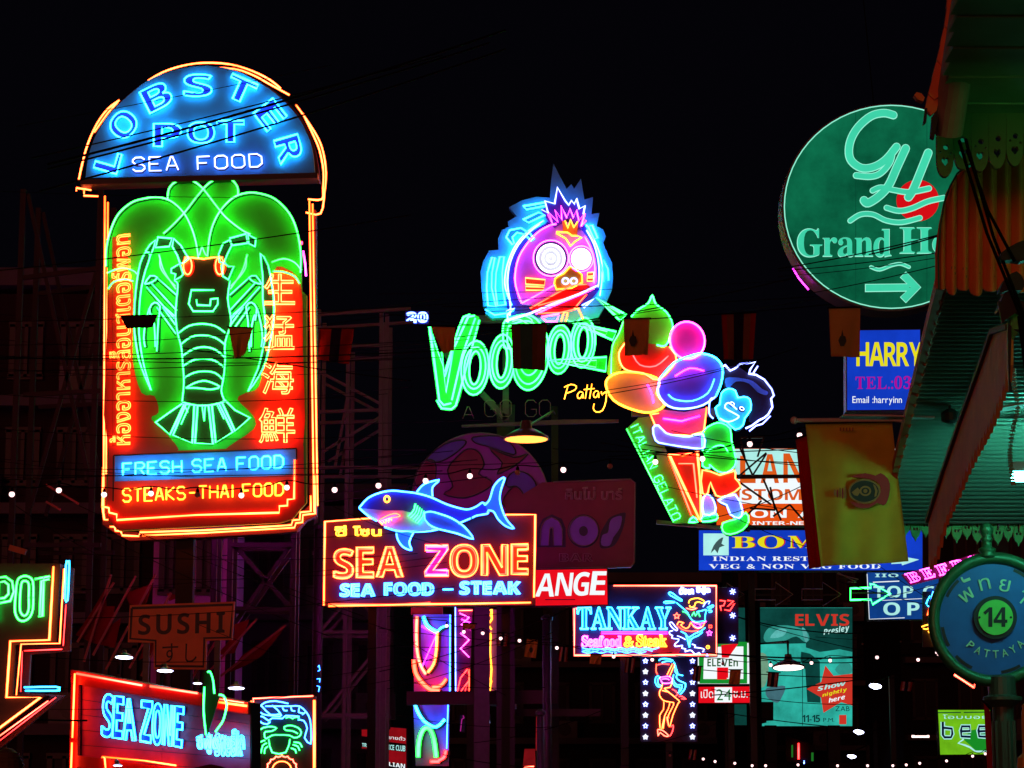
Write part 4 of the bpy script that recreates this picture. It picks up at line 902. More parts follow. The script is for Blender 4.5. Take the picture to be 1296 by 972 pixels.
S.printed('ZAB', box('F7', 612, 765, 715, 800), BP_, off=.013); S.printed('11-15', box('F7', 372, 828, 502, 880), BP_, off=.008, bold='sans', gap=.05); S.printed('P.M.', box('F7', 525, 850, 605, 878), BP_, off=.008)
S.plate(pts('F7', '640,828 692,828 692,895 640,895'), PRED, 'print_block', .008, .003)
for x in (375,): S.ribbon(pts('F7', '%d,380 %d,905' % (x, x)), BP_, .8, .006, name='panel_joint')
S.plate(pts('F7', '20,735 160,735 160,870 110,872 110,885 20,905'), BLACK, 'bracket', .06, .1)
for x in (975, 1055): M().bar(S.P(x, 918, -.1), (S.P(x, 918, -.1).x, S.P(x, 918, -.1).y, 0), .3).build('post', BLACK, S.root)
S = lightbox('light_box_sign', 'dim teal panel strip at the left of the show poster, behind the pole', pts('B6', '118,122 222,122 222,744 118,744'), 61, TDK)

# blue sign behind the round street sign, pink letters, green bee sign
S = lightbox('light_box_sign', 'blue light box with broken pale letters TOP and OP behind the cyan arrow', pts('E1', '330,300 1130,300 1130,825 352,830'), 52, glow('lightbox_navy', (.006, .06, .30), .8, .3, 1.5))
S.printed('IIO', box('E1', 420, 318, 680, 358), LCY, off=.008, bold='sans', gap=.12); S.printed('TOP C', box('E1', 400, 455, 1080, 588), LCY, off=.008, gap=.12, bold='sans'); S.printed('OP', box('E1', 512, 640, 915, 785), LCY, off=.008, bold='sans', gap=.3)
S.ribbon(pts('E1', '395,415 690,402'), LW, 1.2, .008); S.ribbon(pts('E1', '500,618 1000,595'), LW, .7, .008); S.ribbon(pts('E1', '330,322 355,828 750,812'), LW, .9, .008)
S = Sign('neon_sign', 'pink neon letters slanting upward behind the rim of the round street sign', 'neon sign', 1190, 742, 40)
S.plate([zp('E1', 715, 330), (1238, 700), (1243, 718), zp('E1', 820, 450)], paint('plum_board', (.10, .01, .05), .5), 'board', -.06, .06)
S.outline('BEERS', [(1144, 727), (1233, 703), (1238, 717), (1152, 738)], PINK, r=.55, off=.05, bold='serif', gap=.2)
S = lightbox('light_box_sign', 'lime green light box lettered bee, low at the right above the market lamps', pts('F4', '150,335 720,335 720,820 175,825'), 58, glow('lightbox_lime', (.20, .62, .012), .8, .3, 1.5))
S.plate(pts('F4', '430,660 500,560 720,520 720,790 570,790 500,720'), glow('lightbox_leaf', (.01, .28, .02), .9), 'print_field', .003, .003)
S.ribbon(pts('F4', '430,655 370,700 440,720 500,745 560,790 690,790'), LCY, 2.2, .008, name='print_swoosh')
S.printed('โอบบอย', box('F4', 200, 385, 700, 432), LCY, off=.008, whole=True)
for w_, mt, of in ((5.6, LCY, .008), (3.0, glow('print_ink', (.001, .006, .03), 1), .014)):
    for s in ('200,465 202,610 220,635 290,635 305,600 300,540 205,530', '390,570 500,565 495,515 410,515 400,560 405,625 505,630', '590,570 690,565 690,515 600,515 592,560 600,625 690,630'): S.ribbon(pts('F4', s), mt, w_, of, name='printed_letter')
for s in ('150,365 400,362', '430,362 720,358'): S.ribbon(pts('F4', s), glow('print_deep', (.004, .07, .02), 1), 1.4, .008)

# arrows of neon
def arrow(name, label, p, Y, mat, r, cat='neon arrow', board=False, group=None):
    s = Sign(name, label, cat, p[0][0], max(q[1] for q in p), Y, group=group)
    s.tube(p, mat, 'neon_tube', r, .05, closed=True)
    x0, x1 = min(q[0] for q in p), max(q[0] for q in p); yc = sum(q[1] for q in p) / len(p)
    s.plate([(x0, yc - 1), (x1 - 2, yc - 1), (x1 - 2, yc + 1), (x0, yc + 1)], BLACK, 'mounting_rail', -.02, .02)
    return s
arrow('neon_arrow', 'lit cyan arrow pointing at the blue sign', pts('E1', '140,485 370,480 360,435 400,440 585,545 385,665 370,610 140,615'), 44, MINT, 1.0)
for lab, q in (('unlit arrow outline nearest the lit cyan arrow', '480,25 590,25 588,-12 688,52 590,115 590,82 480,82'), ('unlit arrow outline in the middle of the arrow row', '232,25 338,25 338,-12 432,52 340,115 340,82 232,82')):
    arrow('neon_arrow', lab + ', above the show poster', pts('B6', q), 44, paint('unlit_grey_tube', (.42, .34, .28), .3), .55, group='unlit arrows of the row')
arrow('neon_arrow', 'unlit arrow outline beside the white asterisks', pts('B5', '800,92 848,92 845,70 932,125 848,180 848,152 800,152'), 43.6, paint('unlit_grey_tube', (.42, .34, .28)), .5, group='unlit arrows of the row')
arrow('neon_arrow', 'unlit zigzag arrow outline below the yellow flag', pts('B3', '805,795 915,825 860,838 905,840 812,790'), 44, paint('unlit_grey_tube', (.42, .34, .28)), .5, group='unlit arrows of the row')
arrow('neon_arrow', 'red orange neon arrow pointing down right under the round street sign', pts('E7', '268,792 282,830 242,838 365,922 378,868 372,922 242,842 262,800'), 40, PEACH, 1.0)
S = Sign('neon_sign', 'small yellow and blue neon squiggle half hidden behind the round street sign', 'neon sign', 1180, 818, 42)
S.plate(pts('E7', '40,300 150,300 150,660 40,660'), BLACK, 'board', -.06, .06)
for s, mt in (('75,520 95,512 105,540 75,560 100,590 90,600 130,612 110,640 145,645', LEMON), ('30,530 75,515 70,545 40,540', LEMON), ('105,300 90,360 95,400', BLUE), ('85,330 60,380 90,405', CYAN), ('80,405 68,455', YEL), ('200,295 190,330 178,380', LEMON)):
    S.tube(sm('E7', s, 2), mt, r=.8, off=.04)

# ================================================================== left edge: POT sign
S = Sign('neon_sign', 'cut off neon sign with green letters pot inside an orange stepped outline', 'neon sign', 30, 900, 22)
S.plate(pts('E5', '-300,80 262,80 245,430 68,436 56,650 200,655 0,810 -150,925 -300,925'), paint('pot_board', (.010, .008, .010), .5), 'board', -.25, .25)
S.plate(pts('E5', '262,80 300,90 285,455 110,470 100,640 262,650 20,850 -130,960 -150,925 0,810 200,655 56,650 68,436 245,430'), MAROON, 'edge_trim', -.3, .06)
for s, mt, r in (('238,95 220,415 50,420 33,665 182,665 0,800 -140,905', YEL, 1.4), ('283,105 265,430 97,433 76,655', YEL, .9), ('215,680 0,835', PEACH, .9), ('248,665 0,856', RED, .6), ('292,262 280,440', RED, .7), ('110,462 275,455', RED, .7), ('102,465 95,640', RED, .6)):
    S.tube(pts('E5', s), mt, r=r, off=.05)
S.tube(sm('E5', '285,235 295,240 302,85 297,72 288,85 283,235', 2), SKY, r=1.2, off=.0); S.tube(sm('E5', '105,620 245,618 258,628 245,635 110,635', 2), SKY, r=1.1, off=.0)
for s, w in (('-22,335 -20,145 30,140 58,160 65,205 50,245 0,255', 0), ('-5,330 -2,165 25,160 42,175 42,215 25,232 0,235', 0), ('150,230 148,160 125,138 98,140 80,160 72,230 70,290 85,325 110,332 135,315 148,280 150,230', 1),
             ('130,230 130,170 112,158 98,170 92,235 92,285 105,308 120,305 130,280 130,230', 1), ('222,138 156,150', 0), ('220,150 185,158 178,308', 0), ('196,140 190,312 172,312', 0)):
    S.tube(smooth(pts('E5', s), 3, False) if w else pts('E5', s), GREEN, 'neon_letter', 1.5, .05)

# ================================================================== lower left sea zone shopfront sign
S = Sign('neon_sign', 'long red framed plank sign with blue sea zone neon, running away from the camera', 'neon sign', 200, 975, 26, -24)
top = lambda x: 848 + (x - 94) * .186
PLK = paint('plank_wine_red', (.85, .012, .06), .6, 0, .5, 5, .2)
S.plate([(94, top(94)), (318, top(318)), (318, 1040), (90, 1040)], BLACK, 'backing', -.2, .19)
for i in range(9):
    y0 = 17 + i * 19.4
    f = lambda x, k: top(x) + (y0 + k) * (1 - (x - 94) * .0011)
    for xa, xb in ((104, 205), (205.6, 317)): S.plate([(xa, f(xa, 0)), (xb, f(xb, 0)), (xb, f(xb, 18.7)), (xa, f(xa, 18.7))], PLK, 'plank', -.008, .012 + .003 * (i % 3))
S.plate([(94, top(94)), (318, top(318)), (318, top(318) + 15), (94, top(94) + 17)], REDP, 'frame', .02, .05)
S.plate([(94.5, top(94) + 17.5), (103.5, top(94) + 19), (102, 1040), (90.5, 1040)], REDP, 'frame', .02, .05)
S.plate([(102, 956), (318, 985), (318, 1000), (102, 971)], REDP, 'frame', .02, .05)
S.tube([(104, 853), (187, 868)], PEACH, r=1.4, off=.11); S.tube([(197, 869), (257, 878)], PEACH, r=1.4, off=.11); S.tube([(276, 888), (320, 894)], YEL, r=1.6, off=.12); S.tube([(274, 883.5), (316, 890)], PEACH, r=.9, off=.12)
S.tube([(102.5, 853), (99.5, 934)], YEL, r=1.3, off=.12); S.tube([(99, 940), (97, 1000)], YEL, r=1.3, off=.12)
S.tube(pts('E3', '380,985 370,875 345,872 360,870 740,905 1035,950'), YEL, r=1.1, off=.12)
word = [('S', '335,282 430,292 425,690 320,680'), ('E', '440,302 525,315 515,700 418,690'), ('A', '545,325 600,330 636,720 520,708'), ('Z', '692,345 795,358 778,738 678,722'), ('O', '800,368 890,380 880,765 790,750'), ('N', '905,380 985,392 975,770 885,755'), ('E', '1000,395 1085,408 1065,780 985,768')]
for ch, q in word:
    S.outline(ch, pts('E3', q), SKY, r=1.2, off=.075, panel=paint('letter_blue_paint', (.01, .02, .5)), poff=.03, pth=.015, bold='sans')
S.outline('ซีฟู้ดสเต๊ก', pts('E4', '130,640 605,575 608,850 140,820'), SKY, r=1.1, off=.12, whole=True)
S.outline('Steak', pts('E4', '330,620 600,600 602,855 330,850'), CYAN, r=1.0, off=.15, bold='sans')
S = Sign('neon_sign', 'three green neon curves on a dark frond shaped board in front of the plank sign', 'neon sign', 268, 935, 25.2)
for s in ('155,155 148,400 172,640', '185,10 212,5 242,90 255,225', '300,235 345,245 372,300 378,360 345,490 300,560 265,610'): S.tube(sm('E4', s, 4), MINT, r=1.3, off=.05)
S.plate(pts('E4', '135,0 215,10 265,230 300,260 180,640 150,640 150,250'), paint('frond_brown', (.012, .003, .003), .8), 'board', -.04, .04)

# crab and shrimp panel
S = Sign('neon_sign', 'upright orange framed neon panel of a blue shrimp above a green crab', 'neon sign', 360, 1000, 27)
S.plate(pts('D5', '322,198 692,190 692,640 322,640'), paint('seaweed_board', (.006, .006, .014), .5), 'board', -.15, .15)
for s in ('328,640 330,205 680,190', '318,640 318,215', '690,215 690,640', '683,215 683,640'): S.tube(pts('D5', s), PEACH if '680' in s else YEL, r=1.0, off=.06)
for s, mt in (('345,240 380,250 430,300 490,295 485,310 440,305 400,300 370,285 345,240', BLUE), ('370,250 400,228 460,220 535,235', BLUE), ('400,250 470,250 550,250 600,250 640,285 662,330 668,400 665,470 630,435 645,380 625,335 590,330', BLUE), ('490,295 470,270 440,245', BLUE),
              ('362,312 385,310 420,335 440,320 500,322 520,305 600,310', BLUE), ('365,320 375,345 410,355 430,340', BLUE), ('500,255 510,275 530,275', BLUE), ('550,250 555,275 575,278', BLUE), ('600,255 595,285 620,290', BLUE), ('635,285 615,300', BLUE), ('520,320 540,312 560,322 580,312 600,322', MINT),
              ('355,440 352,405 390,375 440,370 465,378 440,395 400,400 395,420 405,440 440,420 480,418 540,420 570,435 600,425 610,400 590,375 545,362 510,372 520,390 560,395 590,410', MINT), ('420,442 440,520 520,520 545,442', MINT),
              ('400,450 370,460 352,500 352,525', MINT), ('410,465 385,480 375,525', MINT), ('415,485 398,500 395,528', MINT), ('565,460 600,465 615,490', MINT), ('560,475 590,485 600,510', MINT), ('550,495 575,505 580,525', MINT)):
    S.tube(sm('D5', s, 2), mt, r=.95, off=.06)
arc = [zp('D5', 497 - 85 * math.cos(a * math.pi / 24) * (1 + .07 * (a % 3 == 0)), 620 - 75 * math.sin(a * math.pi / 24) * (1 + .10 * (a % 3 == 0))) for a in range(25)]
S.tube(arc, PEACH, r=.95, off=.06); S.tube(ell('D5', 497, 620, 55, 48, 16, 180, 360), YEL, r=.9, off=.06)

# sushi board
S = Sign('shop_sign', 'brown tee shaped sushi board with dark outline and letters, unlit', 'shop sign', 230, 846, 28.5)
SU = paint('sushi_board_orange', (.85, .24, .10), .6, 0, .3, 4)
S.plate(pts('Z4', '512,330 926,316 916,466 816,470 812,584 606,582 606,478 504,476'), SU, 'board', -.06, .06)
S.ribbon(pts('Z4', '520,342 918,328 908,458 806,460 802,572 614,570 614,470 514,462'), paint('sushi_ink', (.008, .006, .006), .5), 3.2, .002, closed=True)
S.word('SUSHI', pts('Z4', '546,368 888,355 886,440 545,448'), paint('sushi_ink', (.008, .006, .006)), off=.001, bold='sans', gap=.22)
S.printed('す', pts('Z4', '640,482 704,480 700,556 642,558'), paint('sushi_ink', (.008, .006, .006)), off=.001, whole=True); S.printed('し', pts('Z4', '732,482 776,482 776,556 730,556'), paint('sushi_ink', (.008, .006, .006)), off=.001, whole=True)
for x in (185, 275): M().bar(S.P(x, 775, -.1), (S.P(x, 775, -.1).x, S.P(x, 775, -.1).y, 0), .07).build('post', STEEL, S.root)

# small red service board
S = lightbox('light_box_sign', 'small red travel service board with pale window like lettering, low by the purple column', pts('E2', '240,235 1000,300 1000,1100 240,1100'), 46, glow('lightbox_wine', (.30, .004, .008), .8, .3, 2))
S.plate(pts('E2', '240,425 640,470 640,520 995,560 995,700 240,610'), BLACK, 'print_band', .003, .003); S.plate(pts('E2', '240,800 700,880 995,910 995,1100 240,1100'), BLACK, 'print_band', .003, .003)
S.printed('TRAVEL SERVICE CLUB', pts('E2', '245,545 985,590 985,690 245,605'), LCY, off=.008, bold='sans'); S.printed('AIRMAILIAN', pts('E2', '260,810 980,905 980,985 260,850'), LW, off=.008, bold='sans'); S.printed('ขายตั๋ว', pts('E2', '700,410 985,440 985,505 700,475'), LW, off=.008, whole=True)

# purple column with giant neon curls
S = Sign('neon_column', 'tall purple sign column under the shark sign with thick curling neon', 'neon sign', 548, 975, 40.5)
PC = paint('column_violet_paint', (.30, .10, .80), .5, 0, .3, 2)
S.plate(pts('F1', '105,80 325,80 325,545 110,545'), PC, 'board', -.3, .3); S.plate(pts('F1', '105,595 315,595 310,960 120,960'), PC, 'board', -.3, .3)
S.plate(pts('F1', '92,20 275,20 275,78 92,78'), REDP, 'cap_panel', -.25, .2)
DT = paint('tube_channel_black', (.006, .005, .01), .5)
for s, mt, r in (('128,95 125,200 130,300 150,380 180,430', PEACH, 2.2), ('245,185 240,290 225,370 190,420', YEL, 2.0), ('110,345 120,420 160,480 210,520 260,525', ORA, 3.0), ('215,505 265,495 298,455', ORA, 2.4), ('165,95 190,150 245,185', SKY, 2.4), ('245,185 270,160 300,150', SKY, 1.4),
                 ('115,600 140,660 180,710 240,735 290,690', CYAN, 2.2), ('135,910 140,820 165,750 200,745 225,800 240,910', GREEN, 3.0), ('250,930 285,910 295,870', RED, 2.4), ('205,935 260,935', RED, 2.4)):
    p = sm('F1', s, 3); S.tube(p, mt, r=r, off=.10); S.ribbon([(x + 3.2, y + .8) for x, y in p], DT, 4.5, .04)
S.tube(pts('F1', '320,85 318,540'), BLUE, r=1.0, off=.08); S.tube(pts('F1', '308,600 300,860'), BLUE, r=.8, off=.08); S.tube(pts('F1', '155,150 240,200 160,380'), VIOLET, r=.8, off=.05)
S = Sign('neon_column', 'narrow magenta neon panel right of the purple column, behind cables', 'neon sign', 588, 882, 42)
S.plate(pts('F1', '345,45 450,45 430,550 350,550'), paint('magenta_board', (.20, .02, .16), .5, 0, .3), 'board', -.15, .15)
for s, mt in (('350,30 352,540', ICE), ('370,60 450,58', PEACH), ('375,75 430,100 385,140 440,170', PINK), ('380,190 430,230 380,280 430,330', PINK), ('385,110 435,130', VIOLET), ('360,540 380,450 420,400 430,430', RED), ('370,545 425,470 400,545', RED), ('430,400 430,530', ORA)): S.tube(pts('F1', s), mt, r=.8, off=.05)
S = Sign('neon_column', 'slim yellow neon column with purple side beside the concrete post', 'neon sign', 622, 883, 42)
S.plate(pts('F1', '528,50 565,50 605,55 600,550 520,550'), paint('column_violet_paint', (.30, .10, .80)), 'board', -.15, .15)
for s in ('532,60 560,55 562,110 540,140 560,170', '535,70 558,90', '530,180 528,300 535,390 522,540', '555,185 552,300 560,400 550,540', '525,420 560,470 530,530 565,545', '522,548 568,548'): S.tube(pts('F1', s), LEMON, r=1.2, off=.05)

# power pole with crossbeam in the middle, steel posts
r = thing('power_pole', 'thick concrete power pole with a crossbeam behind the shark sign', 'power pole', W(610, 1000, 41.2) * 1.0)
r.location.z = 0
a = W(590, 770, 41.2); b = W(610, 770, 41.2); M().box(((a.x + b.x) / 2, 42.9, 2.95), (.30, .4, 5.9)).build('pole', paint('pole_concrete', (.10, .08, .06), .9, 0, .4, 3, .3), r)
a, b = W(515, 884, 39.6), W(705, 882, 39.6); M().bar(a, b, .16, .22).build('crossbeam', paint('pole_concrete', (.10, .08, .06)), r); a, b = W(650, 902, 39.8), W(760, 902, 39.8); M().bar(a, b, .1, .12).build('crossbeam', paint('pole_concrete', (.10, .08, .06)), r)
M().bar((W(650, 893, 40.8).x, 41, W(650, 893, 40.8).z), W(600, 884, 39.7), .12).build('bracket', STEEL, r)
def street_post(label, px, ytop, Y, w, mat=STEEL):
    p = W(px, ytop, Y); r = thing('street_post', label, 'post', Vector((p.x, Y, 0)))
    M().tube([(p.x, Y, 0), p], w / 2, 10).build('shaft', mat, r, shade=True)
    M().lathe(p, [(w * .7, 0), (w * .7, .05), (w * .2, .1)], 10).build('cap', mat, r); M().lathe((p.x, Y, 0), [(w, .12), (w, .3), (w * .6, .4)], 10).build('base', mat, r)
street_post('slim steel post lit red right of the concrete power pole', 692, 785, 39, .14); street_post('leaning looking slim post with a red edge near the picture bottom', 684, 905, 38, .12)
street_post('dark thick utility pole in front of the show poster', 952, 752, 50, .32, paint('pole_dark', (.03, .028, .026), .9)); street_post('dark pole between crab panel and purple column', 478, 842, 44, .18)
street_post('dark pole left of the steel lattice beneath the lobster sign', 404, 670, 35, .14, paint('sooty_steel', (.012, .008, .009)))

# ================================================================== round hotel sign
HG = glow('hotel_green', (.003, .115, .052), 1.0, .6, 1.6); HP = glow('hotel_pale', (.05, .66, .40), 1.0, .15, 2); HE = glow('hotel_edge', (.30, .95, .70), 1.0); HR = glow('hotel_red', (.66, .004, .008), 1.0)
S = Sign('light_box_sign', 'large round green hotel light box with pale monogram, red sun and arrow', 'light box sign', 1128, 391, 16)
S.plate(ell('P', 1128, 262, 138.5, 131.5, 64), paint('rim_dark_red', (.10, .02, .02), .5), 'casing', -.25, .238)
S.plate(ell('P', 1128, 262, 136, 129, 64), HG, 'lit_face', -.01, .012)
S.ribbon(ell('P', 1128, 262, 135.4, 128.4, 64), HE, 1.4, .003, closed=True, name='rim_light')
def brush(S, z, s, w, n=5):
    p = sm(z, s, n)
    for ww, mt, of in ((w + 2.2, HE, .004), (w, HP, .009)):
        S.ribbon(p, mt, ww, of, .002, 'brush_stroke')
        for i, q in enumerate((p[0], p[-1])): S.plate(ell('P', q[0], q[1], ww / 2, ww / 2, 12), mt, 'brush_end', of + .0006 * (i + 1), .002)
S.plate(ell('B1', 612, 468, 82, 80, 32), HR, 'red_sun', .0025, .001)
for x in (1083, 1173): S.ribbon([(x, 262 - 129 * math.sqrt(1 - ((x - 1128) / 136) ** 2)), (x, 262 + 129 * math.sqrt(1 - ((x - 1128) / 136) ** 2))], glow('hotel_seam', (.002, .06, .03), 1), .7, .0026, .0005, 'panel_seam')
brush(S, 'B1', '518,140 480,132 430,145 378,192 350,250 352,308 392,342 440,340 488,312 530,262', 8.5)
brush(S, 'B1', '515,275 505,320 470,362 430,376 375,372', 6.5)
brush(S, 'B1', '565,268 532,340 500,410 462,452 420,478 405,468', 9); brush(S, 'B1', '652,285 622,360 595,425 576,455', 9); brush(S, 'B1', '438,430 470,418 520,428 580,436 655,422', 5.5)
brush(S, 'B1', '352,546 392,522 440,522 490,545 550,552 620,535', 5); brush(S, 'B1', '492,496 540,508 590,498 650,472 712,458', 5.5); brush(S, 'B1', '432,724 465,734 510,718 545,712 578,724', 2.6)
for mt, of, g in ((HE, .004, 0), (HP, .010, 0)):
    e = 3 if mt is HE else 0
    S.word('Grand', box('B1', 150 - e, 578 - e, 508 + e, 684 + e), mt, off=of, th=.002, bold='serif', gap=.02)
    S.word('Hotel', box('B1', 545 - e, 574 - e, 905 + e, 672 + e), mt, off=of, th=.002, bold='serif', gap=.02)
for mt, of, e in ((HE, .004, 3), (HP, .009, 0)):
    S.plate(pts('B1', '%d,%d %d,%d %d,%d %d,%d' % (412 - e, 792 - e, 580, 790 - e, 580, 815 + e, 412 - e, 817 + e)), mt, 'printed_arrow', of, .002)
    S.plate(pts('B1', '%d,%d %d,%d %d,%d %d,%d %d,%d %d,%d' % (546 - e, 764, 566, 744 - e, 622 + e, 802, 566, 860 + e, 546 - e, 840, 584, 802)), mt, 'printed_arrow', of + .003, .002)
S.tube([(1006, 335), (1014, 348), (1026, 362)], VIOLET, r=1.0, off=-.12)
M().tube([S.P(1109, 132, -.1), W(1085, -80, 17)], .004, 5).build('stay_wire', RUBBER, S.root)
M().bar(S.P(1165, 330, -.2), S.P(1268, 330, -.2), .1).build('support_arm', STEEL, S.root); a = S.P(1266, 560, -.2); M().bar((a.x, a.y, S.P(1266, 325, -.2).z), (a.x, a.y, 0), .12).build('post', BLACK, S.root)

# ================================================================== awnings at the right
SHEET = paint('awning_green_sheet', (.24, .34, .27), .38, .25, .3, 3)
SOFF = paint('soffit_green_paint', (.10, .20, .07), .7, 0, .4, 5); REDW = paint('valance_orange_red', (.92, .22, .06), .7, 0, .35, 9, .2); LACE = paint('lace_green_paint', (.12, .50, .14), .6, 0, .25, 5)
aw = thing('awning', 'green corrugated awning with a fretwork edge over the right pavement', 'awning', W(1230, 640, 13))
aD = lambda y: 13 - (660 - y) / 300 * 4.0
def roofp(u, v, dz=0):   # u left to right, v far to near
    y = 662 - v * 320; l = 1122 + (662 - y) * .235; x = l + (1400 - l) * u
    p = W(x, y, aD(y)); p.z += dz; return p
m = M(); N = 62 * 6; vs = []; fs = []
for i in range(N + 1):
    dz = .016 * math.cos(i * 2 * math.pi / 6)
    vs += [roofp(0, i / N, dz), roofp(1, i / N, dz)]
m.add(vs + [p + Vector((0, 0, .05)) for p in vs], [(2 * i, 2 * i + 1, 2 * i + 3, 2 * i + 2) for i in range(N)]); m.build('corrugated_sheet', SHEET, aw, shade=True)
for v in (.02, .36, .7): M().bar(roofp(0, v, .09), roofp(1, v, .09), .05, .06).build('rafter', BLACK, aw)
LS = Sign.__new__(Sign); LS.p0 = W(1230, 640, 13.1); LS.n = Vector((0, -1, 0)); LS.Y = 13.1; LS.u = 13.1 / F; LS.root = aw
nb = 13
for i in range(nb):
    x0 = 1139 + i * 13.0; yt = 631 + (x0 - 1139) * .14; x1 = x0 + 12.4; yb = 676 + (i % 2) * 5 + (x0 - 1139) * .05; c = (x0 + x1) / 2
    out = [(x0, yt), (x1, yt + 1.7), (x1, yb - 9), (x1 - 2, yb - 3), (c + 1.5, yb), (c, yb + 4), (c - 1.5, yb), (x0 + 2, yb - 3), (x0, yb - 9)]
    h1 = [(c - 1.6, yt + 12), (c, yt + 9), (c + 1.6, yt + 12), (c + 1.2, yt + 24), (c - 1.2, yt + 24)]
    h2 = ell('P', c - 1.9, yb - 12, 1.5, 2.2, 8); h3 = ell('P', c + 2.1, yb - 12, 1.5, 2.2, 8)
    LS.plate([out, h1, h2, h3], LACE, 'fretwork_board', .003 * (i % 2), .02)
M().bar(W(1136, 628, 13.12), W(1320, 652, 13.12), .05).build('fascia_rail', LACE, aw)
for i in range(18):      # red edge boards running up the left side
    y0, y1 = 600 - i * 13, 600 - (i + 1) * 13 + .8
    x0, x1 = 1130 + (600 - y0) * .235, 1130 + (600 - y1) * .235; w0 = 8 + i * .35
    a_, b_, c_, d_ = W(x0 - 1, y0, aD(y0) - .3), W(x1 - 1, y1, aD(y1) - .3), W(x1 + w0, y1 + 1, aD(y1) - .34), W(x0 + w0 - 2, y0 - 3, aD(y0) - .34)
    e_ = W(x0 + w0 * .7, y0 + 6, aD(y0) - .34)
    t = Vector((0, .02, 0)); q = [a_, b_, c_, d_, e_]
    m = M(); m.add(q + [k + t for k in q], [(0, 1, 2, 3, 4), (9, 8, 7, 6, 5)] + [(k, (k + 1) % 5, 5 + (k + 1) % 5, 5 + k) for k in range(5)]); m.build('edge_board', REDW, aw)
m = M()
for i in range(9): m.bar(W(1133 + i * 6.5, 592 - i * 27, aD(592 - i * 27) - .28), W(1133 + (i + 1) * 6.5, 592 - (i + 1) * 27, aD(592 - (i + 1) * 27) - .28), .03, .05)
m.build('edge_beam', REDW, aw)
# fluorescent lamp hung under the awning
fl = thing('tube_lamp', 'fluorescent tube lamp glowing cyan green under the corrugated awning', 'lamp', W(1300, 600, 11.2))
a_, b_ = W(1281, 604, 11.2), W(1580, 604, 11.2)
M().tube([a_, b_], .022, 8).build('tube', glow('lamp_cyan_green', (.12, 1.0, .72), 52), fl); M().box(((a_.x + b_.x) / 2, 11.2, a_.z + .05), (b_.x - a_.x, .035, .045)).build('casing', paint('lamp_casing', (.5, .5, .5)), fl)
for x in (.15, .9): M().tube([(a_.x + x, 11.2, a_.z + .07), (a_.x + x, 11.2, a_.z + .24)], .006, 5).build('hanger', BLACK, fl)
fl = thing('tube_lamp', 'assumed green tube lamp, out of view under the nearer porch roof beside the gutter', 'lamp', W(1420, 300, 7.2))  # unseen lamp, assumed from the green light on the gutter; also lights the soffit
a_, b_ = Vector((1.95, 7.1, EYE + 2.02)), Vector((2.75, 7.1, EYE + 2.02))
M().tube([a_, b_], .018, 8).build('tube', glow('assumed_lamp_green', (.12, 1.0, .22), 16), fl); M().box(((a_.x + b_.x) / 2, 7.1, a_.z + .05), (.85, .09, .04)).build('casing', paint('lamp_casing', (.5, .5, .5)), fl)
for x in (.1, .7): M().tube([(a_.x + x, 7.1, a_.z + .07), (a_.x + x, 7.1, a_.z + .30)], .006, 5).build('hanger', BLACK, fl)
# ceiling fan
cf = thing('ceiling_fan', 'ceiling fan hanging below the corrugated awning, pale blade to the left', 'fan', W(1203, 533, 11.0))
c0 = W(1203, 530, 11.0); M().lathe(c0 - Vector((0, 0, .05)), [(.02, .03), (.042, .04), (.045, .075), (.02, .095), (.008, .1), (.008, .20)], 14).build('motor', BLACK, cf)
for k in range(3):
    g = math.pi * (1.0 + k * 2 / 3) + .08; d = Vector((math.cos(g), math.sin(g) * .98, 0)); n_ = Vector((-d.y, d.x, 0))
    q = [c0 + d * .08 + n_ * .02, c0 + d * .30 + n_ * .05, c0 + d * .52 + n_ * .045, c0 + d * .52 - n_ * .045, c0 + d * .30 - n_ * .05, c0 + d * .08 - n_ * .02]
    m = M(); m.add(q + [p + Vector((0, 0, .008)) for p in q], [(0, 1, 2, 3, 4, 5), (11, 10, 9, 8, 7, 6)] + [(k2, (k2 + 1) % 6, 6 + (k2 + 1) % 6, 6 + k2) for k2 in range(6)]); m.build('blade', paint('fan_blade_white', (.6, .6, .6)), cf)

